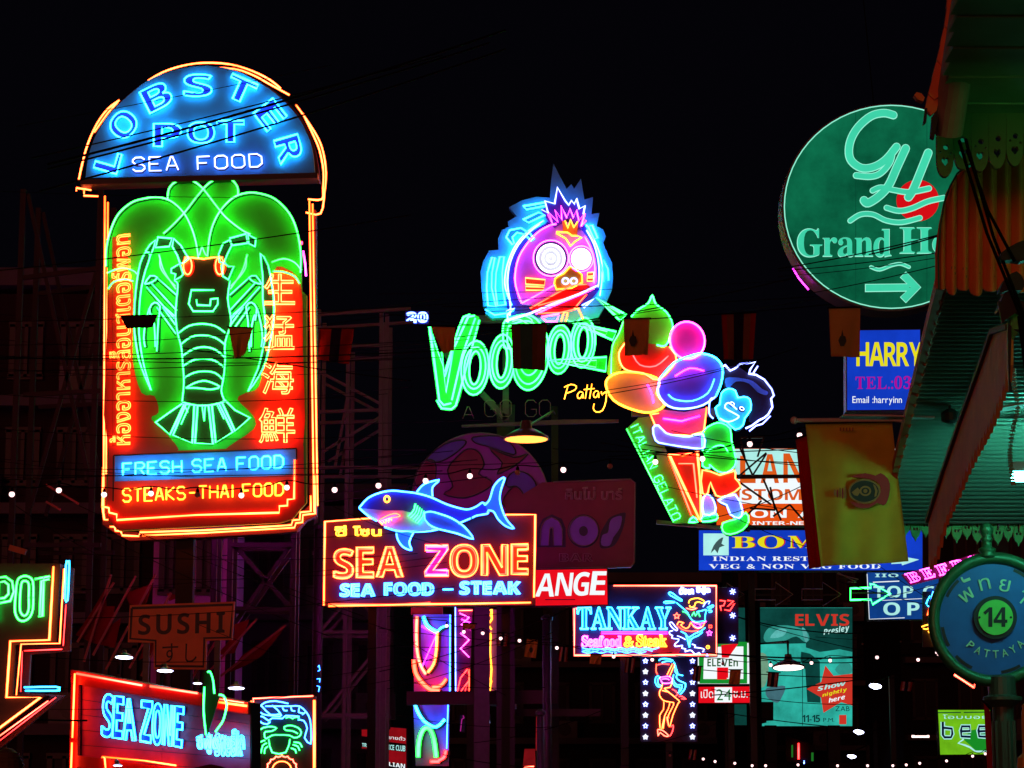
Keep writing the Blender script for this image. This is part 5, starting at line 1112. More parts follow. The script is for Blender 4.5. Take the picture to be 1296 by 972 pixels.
# nearer porch: gable boards, dark fretwork, soffit planks, gutter
pr = thing('porch_roof', 'nearer porch roof with red gable boards and dark fretwork valance, top right', 'porch roof', W(1250, 380, 8.4))
G = Sign.__new__(Sign); G.p0 = W(1250, 300, 8.4); G.n = Vector((0, -1, 0)); G.Y = 8.4; G.u = 8.4 / F; G.root = pr
arcp = [(1184, 372), (1183, 330), (1186, 290), (1191, 262), (1198, 242), (1207, 226), (1220, 215), (1236, 209), (1255, 204), (1275, 199), (1296, 194), (1330, 186)]
def arc_y(x):
    for (xa, ya), (xb, yb) in zip(arcp[1:], arcp[2:]):
        if xa <= x <= xb: return ya + (yb - ya) * (x - xa) / (xb - xa)
    return arcp[-1][1] if x > 1300 else 330
edges = [1183.5, 1197, 1211, 1226, 1244, 1262, 1280, 1298, 1318]
for k in range(len(edges) - 1):
    xa, xb = edges[k] - .02, edges[k + 1] + .02; n = 8; fr = []
    for j in range(n + 1):
        x = xa + (xb - xa) * j / n; bulge = .045 * math.sin(math.pi * j / n); lobe = 14 * math.sin(math.pi * j / n) ** .6 * (1 if k % 2 else .55)
        for t in (0, .5, 1):
            yt = arc_y(x); yb = 362 + lobe + k * .6; fr.append(G.P(x, yt + (yb - yt) * t, bulge))
    m = M(); m.add(fr + [p + Vector((0, .012, 0)) for p in fr], [(3 * j + t, 3 * j + t + 1, 3 * j + t + 4, 3 * j + t + 3) for j in range(n) for t in (0, 1)])
    for p in ([3 * j + 2 for j in range(n + 1)], [3 * j for j in range(n + 1)]): m.f += [(p[i], p[i + 1], p[i + 1] + 3 * n + 3, p[i] + 3 * n + 3) for i in range(n)]; m.mi += [0] * n
    b = m.build('gable_board', REDW, pr)
    if k: G.plate(ell('P', (xa + xb) / 2, 341 + (k % 3), 2.6, 3.0, 10), BLACK, 'dark_hole_disc', .0355 + .004, .002, parent=b); G.plate(ell('P', (xa + xb) / 2 + 1, 353 - (k % 2) * 4, 1.8, 2.2, 10), BLACK, 'dark_hole_disc', .0395, .002, parent=b)  # black discs painted in for the darkness of open holes
G.ribbon(arcp[:-1], BLACK, 2.5, .05, .02, 'gable_edge_trim')
G4 = Sign.__new__(Sign); G4.p0 = W(1250, 200, 7.98); G4.n = Vector((0, -1, 0)); G4.Y = 7.98; G4.u = 7.98 / F; G4.root = pr
for k in range(6):       # dark fretwork above the gable
    x0 = 1184 + k * 22; x1 = x0 + 21.9; c = (x0 + x1) / 2; yb = 226 - k * 3.5 - (6 if k == 1 else 0)
    out = [(x0, 128), (x1, 128)] + [(c + 10.7 * math.cos(math.radians(g)), yb - 22 + 22 * math.sin(math.radians(g))) for g in range(0, 181, 20)]
    heart = [(c, yb - 14), (c - 4.5, yb - 20), (c - 4, yb - 24), (c - 1.5, yb - 25), (c, yb - 22.5), (c + 1.5, yb - 25), (c + 4, yb - 24), (c + 4.5, yb - 20)]
    dot = ell('P', c + 1, yb - 38, 3.6, 3.6, 10)
    bits = [out, heart, dot] + ([ell('P', c - 6, yb - 32, 1.5, 1.5, 8), ell('P', c + 7, yb - 30, 1.5, 1.5, 8)] if k % 2 == 0 else [])
    G4.plate(bits, SOFF, 'fretwork_board', 0, .02)
SOFP = paint('soffit_plank_paint', (.30, .42, .22), .7, 0, .4, 7)
for i in range(11):      # soffit planks
    Da, Db = 8.0 - i * .155, 8.0 - (i + 1) * .155 + .012; h = EYE + 2.32; xl = 1.58 + .0 * i
    yy_ = 1000 - 2.32 / Db * F; xl = (1240 - (yy_ + 40) / 200 * 31 - CX) / F * Db; M().box((xl + 1.2, (Da + Db) / 2, h + .01 + .004 * (i % 2)), (2.4, abs(Da - Db), .02)).build('soffit_plank', SOFP, pr)
M().box((2.95, 7.15, EYE + 2.40), (2.6, 1.9, .07)).build('roof_deck', BLACK, pr)
gt = M(); a_, b_ = W(1231, -40, 7.4), W(1200, 160, 7.75); gt.tube([a_, b_, b_ + (b_ - a_).normalized() * .02], .053, 18); gt.build('gutter_pipe', paint('gutter_paint', (.30, .26, .20), .45, 0, .35, 14, .2), pr, shade=False)
G2 = Sign.__new__(Sign); G2.p0 = W(1180, 80, 7.7); G2.n = Vector((0, -1, 0)); G2.Y = 7.7; G2.u = 7.7 / F; G2.root = pr
segs = pts('D1', '240,-60 228,60 212,180 190,280 165,390 140,490 112,600 95,690'); segr = pts('D1', '272,-60 262,60 250,180 238,290 224,400 205,500 185,610 165,700')
for i in range(7):
    a_, b_, c_, d_ = segs[i], segr[i], segr[i + 1], segs[i + 1]
    G2.plate([a_, b_, (c_[0], c_[1] - 1.5), ((c_[0] + d_[0]) / 2, c_[1] + 4), (d_[0], d_[1] - 1.5)], REDW, 'edge_board', .01 * (i % 2), .02)
for s in ('75,790 88,690 100,690 92,780', '118,870 128,740 160,700 165,760 140,880'): G2.plate(pts('D1', s), BLACK, 'hook', .03, .02)
G2.plate(pts('D1', '25,600 40,582 70,590 90,615 80,640 45,625'), REDW, 'finial', .0, .03)

# red saw-edged valance running down across the awning
vl = thing('valance', 'red saw edged wooden valance slanting down to the street sign', 'valance', W(1180, 700, 12.4))
TL_ = [(392, 98), (335, 112), (300, 215), (255, 340), (215, 450), (185, 540), (150, 640), (120, 740), (100, 800)]; BL_ = [(392, 240), (350, 370), (322, 440), (280, 520), (240, 600), (205, 690), (160, 790), (125, 925), (100, 960)]
def at_x(P_, x):
    for (xa, ya), (xb, yb) in zip(P_, P_[1:]):
        if xb <= x <= xa: return ya + (yb - ya) * (xa - x) / (xa - xb)
    return P_[-1][1]
NV = 26
vx = lambda t: 392 - 292 * t
vD = lambda t: 8.0 + t * 2.5
for i in range(NV):
    t0, t1 = i / NV, (i + .97) / NV; x0, x1 = vx(t0), vx(t1); tm = (t0 + t1) / 2; xm = vx(tm)
    q = [W(*zp('D3', x0, at_x(TL_, x0)), vD(t0)), W(*zp('D3', x1, at_x(TL_, x1)), vD(t1)), W(*zp('D3', x1, at_x(BL_, x1) - 6), vD(t1)), W(*zp('D3', xm, at_x(BL_, xm) + 40 * (1 - .4 * tm)), vD(tm)), W(*zp('D3', x0, at_x(BL_, x0) - 6), vD(t0))]
    m = M(); m.add(q + [k + Vector((.015, 0, 0)) for k in q], [(0, 1, 2, 3, 4), (9, 8, 7, 6, 5)] + [(k, (k + 1) % 5, 5 + (k + 1) % 5, 5 + k) for k in range(5)]); m.build('valance_board', REDW, vl)
m = M()
for i in range(10): m.bar(W(*zp('D3', vx(i / 10) - 3, at_x(TL_, vx(i / 10)) - 2), vD(i / 10)), W(*zp('D3', vx((i + 1) / 10) - 3, at_x(TL_, vx((i + 1) / 10)) - 2), vD((i + 1) / 10)), .02)
m.build('valance_beam', paint('beam_brown', (.06, .02, .012), .7), vl)
# beads, scraps, hanging wires in that corner
bd = thing('bead_string', 'string of pale ring beads hanging under the awning near the picture edge', 'bead string', W(1282, 612, 9.4))
p = [W(x, y, 9.4) for x, y in sm('D3', '408,250 412,310 424,390 408,460 396,540 398,600 408,665', 6)]; M().tube(p, .002, 5).build('cord', BLACK, bd)
for q in p[::1]: M().lathe(q - Vector((0, 0, .004)), [(.008, 0), (.012, .004), (.008, .008)], 8).build('bead', paint('bead_cream', (.75, .55, .42), .4), bd)
cj = thing('cable_junction', 'dark tangle of cable clamps and ribbons hanging in the right corner', 'cable junction', W(1285, 400, 7.4))
for s in ('480,650 560,600 617,590 617,690 540,690 480,690', '500,790 560,750 600,800 590,850 520,850 470,860', '470,930 500,860 560,870 540,960 460,965'): G3 = Sign.__new__(Sign); G3.p0 = W(1285, 400, 7.4); G3.n = Vector((0, -1, 0)); G3.Y = 7.4; G3.u = 7.4 / F; G3.root = cj; G3.plate(smooth(pts('D2', s), 2, True), BLACK, 'wrapped_clamp', 0, .05)
for s in ('335,20 400,10 446,30 446,90 400,60 350,100', '370,95 385,110 380,300 388,345 375,340 372,220', '395,120 440,150 446,60 420,120'): G3.plate(pts('D3', s), BLACK, 'ribbon', .06, .01)
G3.plate(pts('D3', '388,60 425,50 438,75 415,130 398,150 392,110'), cloth('pale_leaf_scrap', (.35, .55, .22)), 'scrap', .02, .01)
for k, (x0, y0, x1, y1) in enumerate(((1214, 178, 1292, 400), (1222, 176, 1300, 410), (1224, 190, 1284, 330))): M().tube([W(x0, y0, 7.5), W((x0 + x1) / 2 - 4, (y0 + y1) / 2 + 6, 7.4), W(x1, y1, 7.3)], .0055, 6).build('cable', RUBBER, cj)
M().tube([W(1292, 400, 7.3), W(1305, 500, 7.3)], .012, 6).build('cable', RUBBER, cj)

# ================================================================== round street number sign on its post
st = Sign('street_sign', 'round blue street sign with green 14 plate, lettered Pattaya, on a green post', 'street sign', 1266, 1000, 12)
S = st; RIMG = paint('rim_green_cast', (.03, .13, .05), .4, .3, .35, 12, .2)
c = ell('P', 1258, 784, 76.5, 78, 48); m = M(); m.tube(S.L(c[:], 0), .030, 10, True); m.build('rim', RIMG, S.root, shade=True)
S.plate(ell('P', 1258, 784, 74, 75.5, 48), paint('street_blue_enamel', (.012, .11, .42), .4, 0, .25, 14), 'disc', -.02, .02)
for a0 in (205, 292, 335, 60, 115, 150): S.ribbon(ell('P', 1258, 784, 66, 67.5, 6, a0, a0 + 22), BLACK, 4, .001, .001, 'weathered_edge')
S.plate(ell('E7', 505, 470, 140, 140, 36), BLACK, 'number_ring', .001, .02); S.plate(ell('E7', 505, 470, 113, 114, 36), paint('plate_green_enamel', (.14, .65, .10), .4, 0, .2, 20), 'number_plate', .0215, .006)
S.word('14', box('E7', 425, 405, 580, 532), BLACK, off=.029, th=.002, bold='sans', gap=.06)
for x in (400, 603): S.plate(ell('E7', x, 470, 8, 8, 8), BLACK, 'screw', .028, .003)
LT = paint('letter_pale_green', (.45, .80, .50), .45)
for ch, x, y, w, h, g in (('พ', 325, 325, 92, 72, -38), ('ท', 440, 252, 70, 76, -14), ('ย', 570, 262, 66, 78, 12), ('า', 684, 335, 42, 80, 38), ('ั', 316, 218, 56, 42, -22)):
    S.printed(ch, turned((x, y), w, h, g, 'E7'), LT, off=.001, th=.006, whole=True)
for i, ch in enumerate('PATTAYA'):
    g = 131 - i * 14.2; x, y = 505 + 238 * math.cos(math.radians(g)), 468 + 238 * math.sin(math.radians(g))
    S.word(ch, turned((x, y), 38, 50, g - 90, 'E7'), LT, off=.001, th=.006)
fb = S.P(1249.5, 706, 0); M().lathe(fb, [(.04, 0), (.052, .012), (.03, .02), (.045, .035), (.045, .045), (.026, .055), (.026, .085), (.034, .095), (.022, .105), (.032, .125), (.036, .145), (.03, .165), (.012, .178)], 16).build('finial', RIMG, S.root, shade=True)
zb = S.P(1268, 862, 0).z; pb = Vector((S.P(1268, 862, 0).x, 12, 0)); PG = paint('post_green_black', (.035, .05, .03), .5, 0, .3, 8)
M().lathe(pb, [(.22, .12), (.22, .3), (.13, .5), (.052, .7), (.052, zb - .13), (.07, zb - .115), (.098, zb - .095), (.098, zb - .08), (.07, zb - .07), (.066, zb + .02), (.05, zb + .03)], 20).build('post', PG, S.root, shade=False)
for k in range(10):
    g = 2 * math.pi * k / 10; M().bar(pb + Vector((math.cos(g) * .054, math.sin(g) * .054, .8)), pb + Vector((math.cos(g) * .054, math.sin(g) * .054, zb - .2)), .012).build('flute', PG, S.root)
M().bar(S.P(1258, 862, -.02), S.P(1262, 880, -.02), .06).build('neck', RIMG, S.root)

# ================================================================== flags
def flag(label, q, Y, bands, wave=.012, group=None, emblem=None, cols=20, name='hanging_flag', cat='flag', thick=.004, rows=12):
    """bands: (share of width, material) from left to right; q: TL,TR,BR,BL in pixels"""
    r = thing(name, label, cat, W((q[0][0] + q[1][0]) / 2, (q[0][1] + q[1][1]) / 2, Y), group)
    TL, TR, BR, BL = q; u = Y / F; ph = random.uniform(0, 6)
    fr = []
    for j in range(rows + 1):
        v = j / rows
        for i in range(cols + 1):
            t = i / cols
            ax, ay = TL[0] + (TR[0] - TL[0]) * t, TL[1] + (TR[1] - TL[1]) * t; bx, by = BL[0] + (BR[0] - BL[0]) * t, BL[1] + (BR[1] - BL[1]) * t
            x, y = ax + (bx - ax) * v, ay + (by - ay) * v
            off = wave * (v ** .7) * (math.sin(t * 7 + ph + v * 2) + .5 * math.sin(t * 15 - ph + v * 4))
            p = W(x, y, Y); p.y += off; fr.append(p)
    m = M(); n = len(fr); w = cols + 1; acc = 0; cut = []
    for sh, _ in bands: acc += sh; cut.append(acc)
    m.add(fr + [p + Vector((0, thick, 0)) for p in fr], [])
    for side in (0, n):
        for j in range(rows):
            for i in range(cols):
                t = (i + .5) / cols; k = next((k for k, c_ in enumerate(cut) if t <= c_ + 1e-6), len(bands) - 1)
                a = j * w + i + side; f = (a, a + 1, a + w + 1, a + w); m.f.append(f if side else f[::-1]); m.mi.append(k)
    rim = [j * w for j in range(rows + 1)] + [rows * w + i for i in range(1, cols + 1)] + [j * w + cols for j in range(rows - 1, -1, -1)] + [i for i in range(cols - 1, 0, -1)]
    for k in range(len(rim)): a, b = rim[k], rim[(k + 1) % len(rim)]; m.f.append((a, b, b + n, a + n)); m.mi.append(0)
    m.build('cloth', [b[1] for b in bands], r, shade=True)
    M().tube([W(TL[0] - 2, TL[1] - .5, Y - .01), W(TR[0] + 2, TR[1] - .5, Y - .01)], max(.005, .7 * u), 6).build('rod', RUBBER, r)
    if emblem:
        s = Sign.__new__(Sign); s.p0 = W(q[0][0], q[0][1], Y - wave * 1.6 - .006); s.n = Vector((0, -1, 0)); s.Y = Y; s.u = u; s.root = r; emblem(s)
    return r
FY = cloth('flag_yellow', (.95, .72, .09), .45); FR = cloth('flag_red', (.70, .012, .02), .45); FB = cloth('flag_blue', (.03, .05, .35), .3); FW = cloth('flag_white', (.55, .35, .35), .3); FO = cloth('flag_ochre', (.75, .38, .10), .35)
FG = cloth('flag_green_grey', (.05, .16, .12), .3)
EMK = paint('emblem_dark', (.02, .03, .02), .7); EMR = paint('emblem_red', (.45, .02, .02), .7); EMG = paint('emblem_gold', (.40, .20, .05), .7)
def royal(s):
    s.plate(sm('F3', '360,385 440,365 500,380 530,365 575,400 585,460 570,530 545,555 510,540 460,570 390,565 350,530 400,540 470,545 520,500 530,450 500,410 430,395', 2, True), EMR, 'emblem_print', 0, .002)
    s.plate([ell('F3', 435, 472, 93, 72, 28), ell('F3', 435, 472, 84, 63, 28)], EMG, 'emblem_print', .0025, .002); s.plate(ell('F3', 435, 472, 84, 63, 28), EMK, 'emblem_print', .0025, .001)
    s.plate([ell('F3', 440, 470, 34, 30, 18), ell('F3', 440, 470, 24, 20, 18)], EMG, 'emblem_print', .005, .002); s.plate(ell('F3', 440, 470, 12, 12, 12), EMG, 'emblem_print', .005, .002)
    s.plate(pts('F3', '360,478 395,450 412,472 395,500 375,495'), EMG, 'emblem_print', .005, .002); s.plate(pts('F3', '485,430 500,440 512,470 505,500 492,505 498,470'), EMG, 'emblem_print', .005, .002)
    for k in range(5): s.plate(ell('F3', 262 + k * 15, 478 + (k % 2) * 6, 6, 20 + k * 5, 8), EMR if k % 2 else EMG, 'emblem_print', .0008 * k, .002)
    for k in range(5): s.plate(box('F3', 290 + k * 18, 98, 300 + k * 18, 118), EMG, 'hem_print', 0, .002)
flag('big yellow flag with red emblem hanging from the awning pole', [(1019.5, 536), (1129, 534), (1148.5, 711), (1039, 717)], 12.2, [(1, FY)], .022, emblem=royal, cols=28, rows=20)
flag('long red banner strip hung beside the big yellow flag', [(1007, 556), (1022, 550), (1041, 717), (1024, 720)], 12.35, [(1, FR)], .010, cols=8, name='banner', cat='banner')
fp = thing('flag_pole', 'thin pale pole jutting from the awning and carrying the big yellow flag', 'pole', W(1100, 533, 12.15)); M().tube([W(1005, 532, 12.16), W(1132, 531, 12.15), W(1165, 535, 12.1), W(1198, 539, 12.05)], .011, 8).build('rod', paint('pole_white', (.6, .55, .5)), fp)
M().ball(W(1005, 532, 12.16), .02).build('tip', paint('pole_white', (.6, .55, .5)), fp)
def small_emblem(cx, cy, k=1):
    def f(s):
        s.plate([(cx - 2.5 * k, cy + 10 * k), (cx - 5 * k, cy + 3 * k), (cx - 3 * k, cy - 2 * k), (cx - 1.5 * k, cy - 3 * k), (cx, cy - 11 * k), (cx + 1.5 * k, cy - 3 * k), (cx + 4 * k, cy - 2 * k), (cx + 5 * k, cy + 4 * k), (cx + 2 * k, cy + 10 * k)], EMK, 'emblem_print', 0, .002)
    return f
gy, gt_ = 'small ochre emblem flags on the cables', 'small striped flags on the cables'
flag('ochre emblem flag over the green scoop of the cone', [(789, 404), (822, 403), (820, 449), (791, 450)], 26, [(1, FO)], .02, gy, small_emblem(801, 428))
flag('ochre emblem flag below the round hotel sign', [(1049, 390), (1089, 389), (1088, 452), (1052, 451)], 15, [(1, FO)], .01, gy, small_emblem(1066, 428))
flag('curled ochre flag across the top of the letter V', [(545, 413), (576, 414), (575, 444), (560, 447)], 27, [(1, FO)], .03, gy)
flag('dark ochre flag folded over beside the lobster body', [(289, 414), (320, 415), (311, 448), (297, 454)], 26, [(1, FO)], .03, gy)
flag('dark furled flag across the left feeler of the lobster', [(152, 400), (199, 399), (193, 414), (160, 416)], 26, [(1, cloth('flag_brown', (.05, .012, .01), .2))], .02, gy)
flag('tiny ochre flag beside the power pole lamps', [(667, 808), (681, 810), (678, 833), (663, 831)], 34, [(1, FO)], .02, gy, small_emblem(672, 821, .5))
flag('ochre flag at the lower edge of the tankay sign', [(747, 828), (762, 829), (760, 841), (746, 840)], 34, [(1, FO)], .02, gy); flag('ochre flag over the corner of the convenience sign', [(924, 848), (938, 848), (936, 866), (922, 866)], 34, [(1, FO)], .02, gy)
flag('tiny ochre flag above the purple neon panel', [(585, 789), (602, 790), (600, 796), (586, 796)], 34, [(1, FO)], .02, gy)
def stripes(a=FR, b=FW, c=FB): return [(.17, a), (.16, b), (.34, c), (.16, b), (.17, a)]
DR, DW, DB = cloth('flag_dull_red', (.30, .02, .02), .2), cloth('flag_dull_tan', (.20, .09, .05), .2), cloth('flag_dull_navy', (.015, .01, .05), .2)
flag('dim striped flag hanging right of the lobster sign', [(404, 416), (448, 416), (442, 461), (402, 455)], 30, stripes(DR, DR, DB), .02, gt_); flag('dim striped flag above the boy with black hair', [(913, 398), (957, 396), (953, 455), (916, 455)], 30, stripes(DR, DW, DB), .02, gt_)
flag('grey green striped flag covering the D of voodoo', [(647, 411), (692, 410), (690, 469), (649, 466)], 25, [(.08, DW), (.18, cloth('flag_tan', (.16, .09, .03), .2)), (.34, FG), (.14, cloth('flag_tan', (.16, .09, .03), .2)), (.26, DW)], .02, gt_)
for lab, x, y, w, h in (('right of the yellow neon column', 631, 801, 12, 17), ('just left of the tankay sign', 709, 818, 10, 20), ('under the left end of the tankay sign', 792, 832, 12, 20), ('right of the dancing girl board', 878, 843, 10, 20), ('on the show poster', 972, 851, 14, 19),
                        ('low under the dancer panel', 873, 948, 9, 14), ('between the mid street lamps and the round sign', 1141, 862, 14, 13)):
    flag('tiny striped flag ' + lab, [(x, y), (x + w, y + 1), (x + w - 2, y + h), (x - 2, y + h - 1)], 34, stripes(DR, FW, DB), .02, gt_)
flag('long red cloth banner left of the street sign post', [(1245, 886), (1253, 900), (1263, 1010), (1252, 1010)], 12.4, [(1, FR)], .006, cols=8, name='banner', cat='banner')
gp = thing('gilt_post', 'orange gilt carved post end at the lower right picture edge', 'post', W(1300, 1000, 10.5)); m = M()
p0 = W(1297, 895, 10.5); m.lathe((p0.x + .01, 10.5, 0), [(.04, .12), (.04, p0.z - .28), (.055, p0.z - .26), (.05, p0.z - .22), (.028, p0.z - .2), (.026, p0.z - .02), (.02, p0.z)], 10); m.build('shaft', paint('gilt_orange', (.8, .38, .06), .4, .2), gp)
M().lathe((p0.x + .01, 10.5, p0.z), [(.026, 0), (.022, .01), (.006, .02)], 10).build('cap', paint('gilt_orange', (.8, .38, .06)), gp)

# ================================================================== red canvas awning behind the sushi board
ra = thing('canvas_awning', 'torn red canvas awning with slanting ribs behind the sushi board', 'awning', W(220, 850, 31))
CR = cloth('canvas_red', (.22, .015, .015), .3)
RA = Sign.__new__(Sign); RA.p0 = W(220, 800, 31); RA.n = Vector((0, -1, 0)); RA.Y = 31; RA.u = 31 / F; RA.root = ra
RIBP = paint('rib_red_paint', (.22, .03, .03), .5)
for s in ('325,905 430,570', '360,880 525,575', '410,935 600,570', '500,930 660,640', '545,960 640,770', '700,960 790,820', '745,960 830,830', '790,960 990,740', '850,960 1100,765', '180,225 305,298', '180,290 235,322', '300,830 440,600'):
    q = pts('D4', s); M().bar(RA.P(*q[0], .05), RA.P(*q[1], .05), .028).build('rib', RIBP, ra)
for s in ('290,800 345,720 405,620 408,690 440,690 430,760 465,735 440,850 350,830', '480,640 590,600 560,680 510,720', '590,790 600,860 530,900 560,820', '880,945 930,880 1000,830 1100,765 1010,880 940,920', '830,880 900,800 900,760 960,740 900,870', '640,640 700,650 650,670'):
    RA.plate(pts('D4', s), CR, 'canvas_piece', -.03, .01)
um = thing('parasol', 'dark red round parasol top at the foot of the plank sign', 'parasol', W(266, 1010, 23))
c0 = W(266, 990, 23); M().lathe(c0, [(.27, 0), (.26, .03), (.22, .09), (.15, .135), (.06, .16), (.01, .168)], 16).build('canopy', cloth('parasol_red', (.18, .01, .012), .3), um); M().tube([c0, (c0.x, c0.y, 0)], .015, 6).build('pole', STEEL, um)
wk = thing('wicker_basket', 'round brown wicker lamp shade low at the left picture edge', 'lamp shade', W(12, 985, 20)); c0 = W(8, 985, 20); M().lathe(c0, [(.16, -.1), (.155, 0), (.14, .12), (.10, .2), (.04, .245), (.01, .25)], 18).build('shade', paint('wicker_brown', (.10, .05, .02), .7, 0, .5, 40, .6), wk)
for k in range(7): M().lathe(c0 + Vector((0, 0, .02 + k * .03)), [((.158, .155, .151, .145, .134, .118, .10)[k] + .006, 0), ((.158, .155, .151, .145, .134, .118, .10)[k] + .006, .008)], 18).build('cane_ring', paint('wicker_brown', (.10, .05, .02)), wk)

# ================================================================== lamps
def dish(label, px, py, wpx, Y, mat, arm, tilt=0, group='dish lamps over the signs', name='street_lamp', flat=.12):
    c = W(px, py, Y); R_ = wpx / 2 * Y / F; r = thing(name, label, 'lamp', c, group)
    ax = Vector((math.sin(tilt) * .3, (.02 if wpx > 50 else .14) + .3 * math.sin(tilt), 1)).normalized()
    M().lathe(c, [(R_, 0), (R_ * .96, R_ * .10), (R_ * .6, R_ * .32), (R_ * .25, R_ * .5), (R_ * .2, R_ * .8)], 18, ax).build('shade', paint('lamp_shade_enamel', (.12, .10, .10), .4), r, shade=True)
    M().lathe(c - ax * R_ * flat, [(R_ * .2, 0), (R_ * .9, R_ * flat * .8), (R_ * .92, R_ * flat)], 18, ax).build('lens', mat, r)
    M().tube([c + ax * R_ * .7] + [W(*a) for a in arm], .018, 6).build('arm', SOOT, r)
    return r
dish('glaring orange street lamp above the shark sign', 666, 556, 60, 33, LAMPO, [(668, 540, 33.4), (700, 520, 38), (702, 524, 41)], flat=.10, group='sodium lamps')
M().bar((W(702, 524, 41).x, 41, W(702, 515, 41).z), (W(702, 524, 41).x, 41, 0), .12).build('pole', BLACK, bpy.data.objects['street_lamp'])
for lab, x, y, w, arm in (('small cold lamp over the left top of the plank sign', 157, 832, 24, [(152, 826, 26.3), (150, 852, 26.5)]), ('cold blue lamp over the middle of the plank sign', 209, 849, 22, [(206, 842, 27.4), (204, 868, 27.4)]),
                          ('cold lamp left of the green neon curves', 250, 865, 12, [(247, 860, 28.2), (246, 878, 28.2)]), ('cold white lamp right of the green neon curves', 299, 871, 22, [(296, 866, 29), (291, 886, 29)]),
                          ('violet white lamp under the inner frame of the plank sign', 149, 969, 12, [(147, 962, 26), (147, 975, 26.4)])):
    dish(lab, x, y, w, {157: 25.8, 209: 27, 250: 28, 299: 28.6, 149: 25.4}[x], LAMPW, arm)
for lab, x, y, w, Y in (('upper cold lamp in the dark mid street', 1108, 868, 17, 55), ('middle cold lamp in the dark mid street', 1087, 926, 14, 70), ('lowest cold lamp in the dark mid street', 1078, 957, 12, 82)):
    dish(lab, x, y, w, Y, LAMPW, [(x + 6, y - 8, Y), (x + 20, y - 14, Y + 1)], .6, flat=.5, group='lamps along the far street')
    p = W(x + 20, y - 14, Y + 1); M().bar(p, (p.x, p.y, 0), .12).build('pole', BLACK, bpy.data.objects[[o.name for o in bpy.data.objects if o.name.startswith('street_lamp')][-1]])
dish('dish lamp with white rim hanging in front of the show poster', 998, 845, 42, 42, glow('lamp_warm_rim', (1, .8, .7), 3), [(997, 812, 42), (958, 815, 49)], flat=.10, group='sodium lamps')
tl = thing('tube_lamp', 'tiny warm tube lamp low in the dark right of the cold lamps', 'lamp', W(1164, 932, 60)); M().tube([W(1154, 932, 60), W(1176, 932, 60)], .03, 6).build('tube', glow('tube_rose', (1, .6, .55), 3), tl); M().box(W(1165, 930, 60), (.3, .1, .04)).build('casing', BLACK, tl)
tl = thing('tube_lamp', 'short rusty lamp housing on the dark wall above the cut off pot sign', 'lamp', W(22, 697, 23)); M().bar(W(12, 693, 23), W(33, 699, 23), .045, .055).build('housing', paint('rusty_orange', (.6, .16, .05), .6), tl); M().bar(W(12, 690, 23.05), W(12, 699, 23.1), .02).build('bracket', STEEL, tl)

def festoon(label, ps, Y, r=1.9, dead=()):
    f = thing('light_string', label, 'string lights', W(*ps[0], Y), 'festoon strings across the street')
    cord = []
    for i, (x, y) in enumerate(ps):
        cord.append((x, y - r * 2 - 2))
        if i < len(ps) - 1: nx, ny = ps[i + 1]; cord.append(((x + nx) / 2, (y + ny) / 2 - r * 2 + 1.5))
    first, last = cord[0], cord[-1]
    M().tube([W(first[0] - 60, first[1] - 4, Y)] + [W(*p, Y) for p in smooth(cord, 3)] + [W(last[0] + 25, last[1] - 3, Y)], .006, 5).build('cord', RUBBER, f)
    for i, (x, y) in enumerate(ps):
        u = Y / F; c = W(x, y, Y)
        b = M().ball(c, r * u, 8).build('bulb', paint('dead_bulb', (.5, .2, .15), .2) if i in dead else BULB, f, shade=True)
        M().lathe(c + Vector((0, 0, r * u * .8)), [(r * u * .55, 0), (r * u * .6, r * u * .8), (r * u * .3, r * u * 1.5)], 8).build('socket', RUBBER, b)
festoon('string of round white bulbs crossing in front of the lobster and shark signs', [(15, 625.6), (74.5, 620.5), (131.7, 626), (191, 624.6), (250, 626), (305.5, 627), (363, 617), (423.5, 620), (479, 614.6), (538.6, 608.5), (594.6, 602.4), (655, 598), (713, 594.6), (772, 590), (829.5, 584.6), (889, 580.6), (949, 562), (1012, 551)], 23, 3.6, dead=(4, 11, 13))
festoon('string of small bulbs across the purple column to the tankay sign', [(565.4, 792), (587, 799.7), (611, 801.4), (633.7, 808), (657.5, 810.8), (704.8, 820), (776.7, 831), (825.5, 835)], 33, 2.2)
festoon('string of small bulbs in front of the show poster', [(915, 840), (975.4, 841.7), (1001, 843.5), (1027, 839), (1050.6, 836), (1110, 832), (1162, 835), (1188, 828)], 36, 2.2, dead=(0,))
festoon('string of tiny bulbs along the bottom of the dark mid street', [(848, 956), (890, 960.6), (905, 963.7), (930, 966), (952, 969), (969, 969), (1010, 968), (1060, 969), (1098, 969), (1130, 969), (1147, 968), (1164, 966), (1198, 963), (1231, 957), (1247, 954)], 40, 1.7, dead=(0,))
festoon('string of tiny bulbs above the blue lamps, far down the street', [(1092, 815), (1140, 812), (1185, 826)], 58, 1.4, dead=(0, 1))

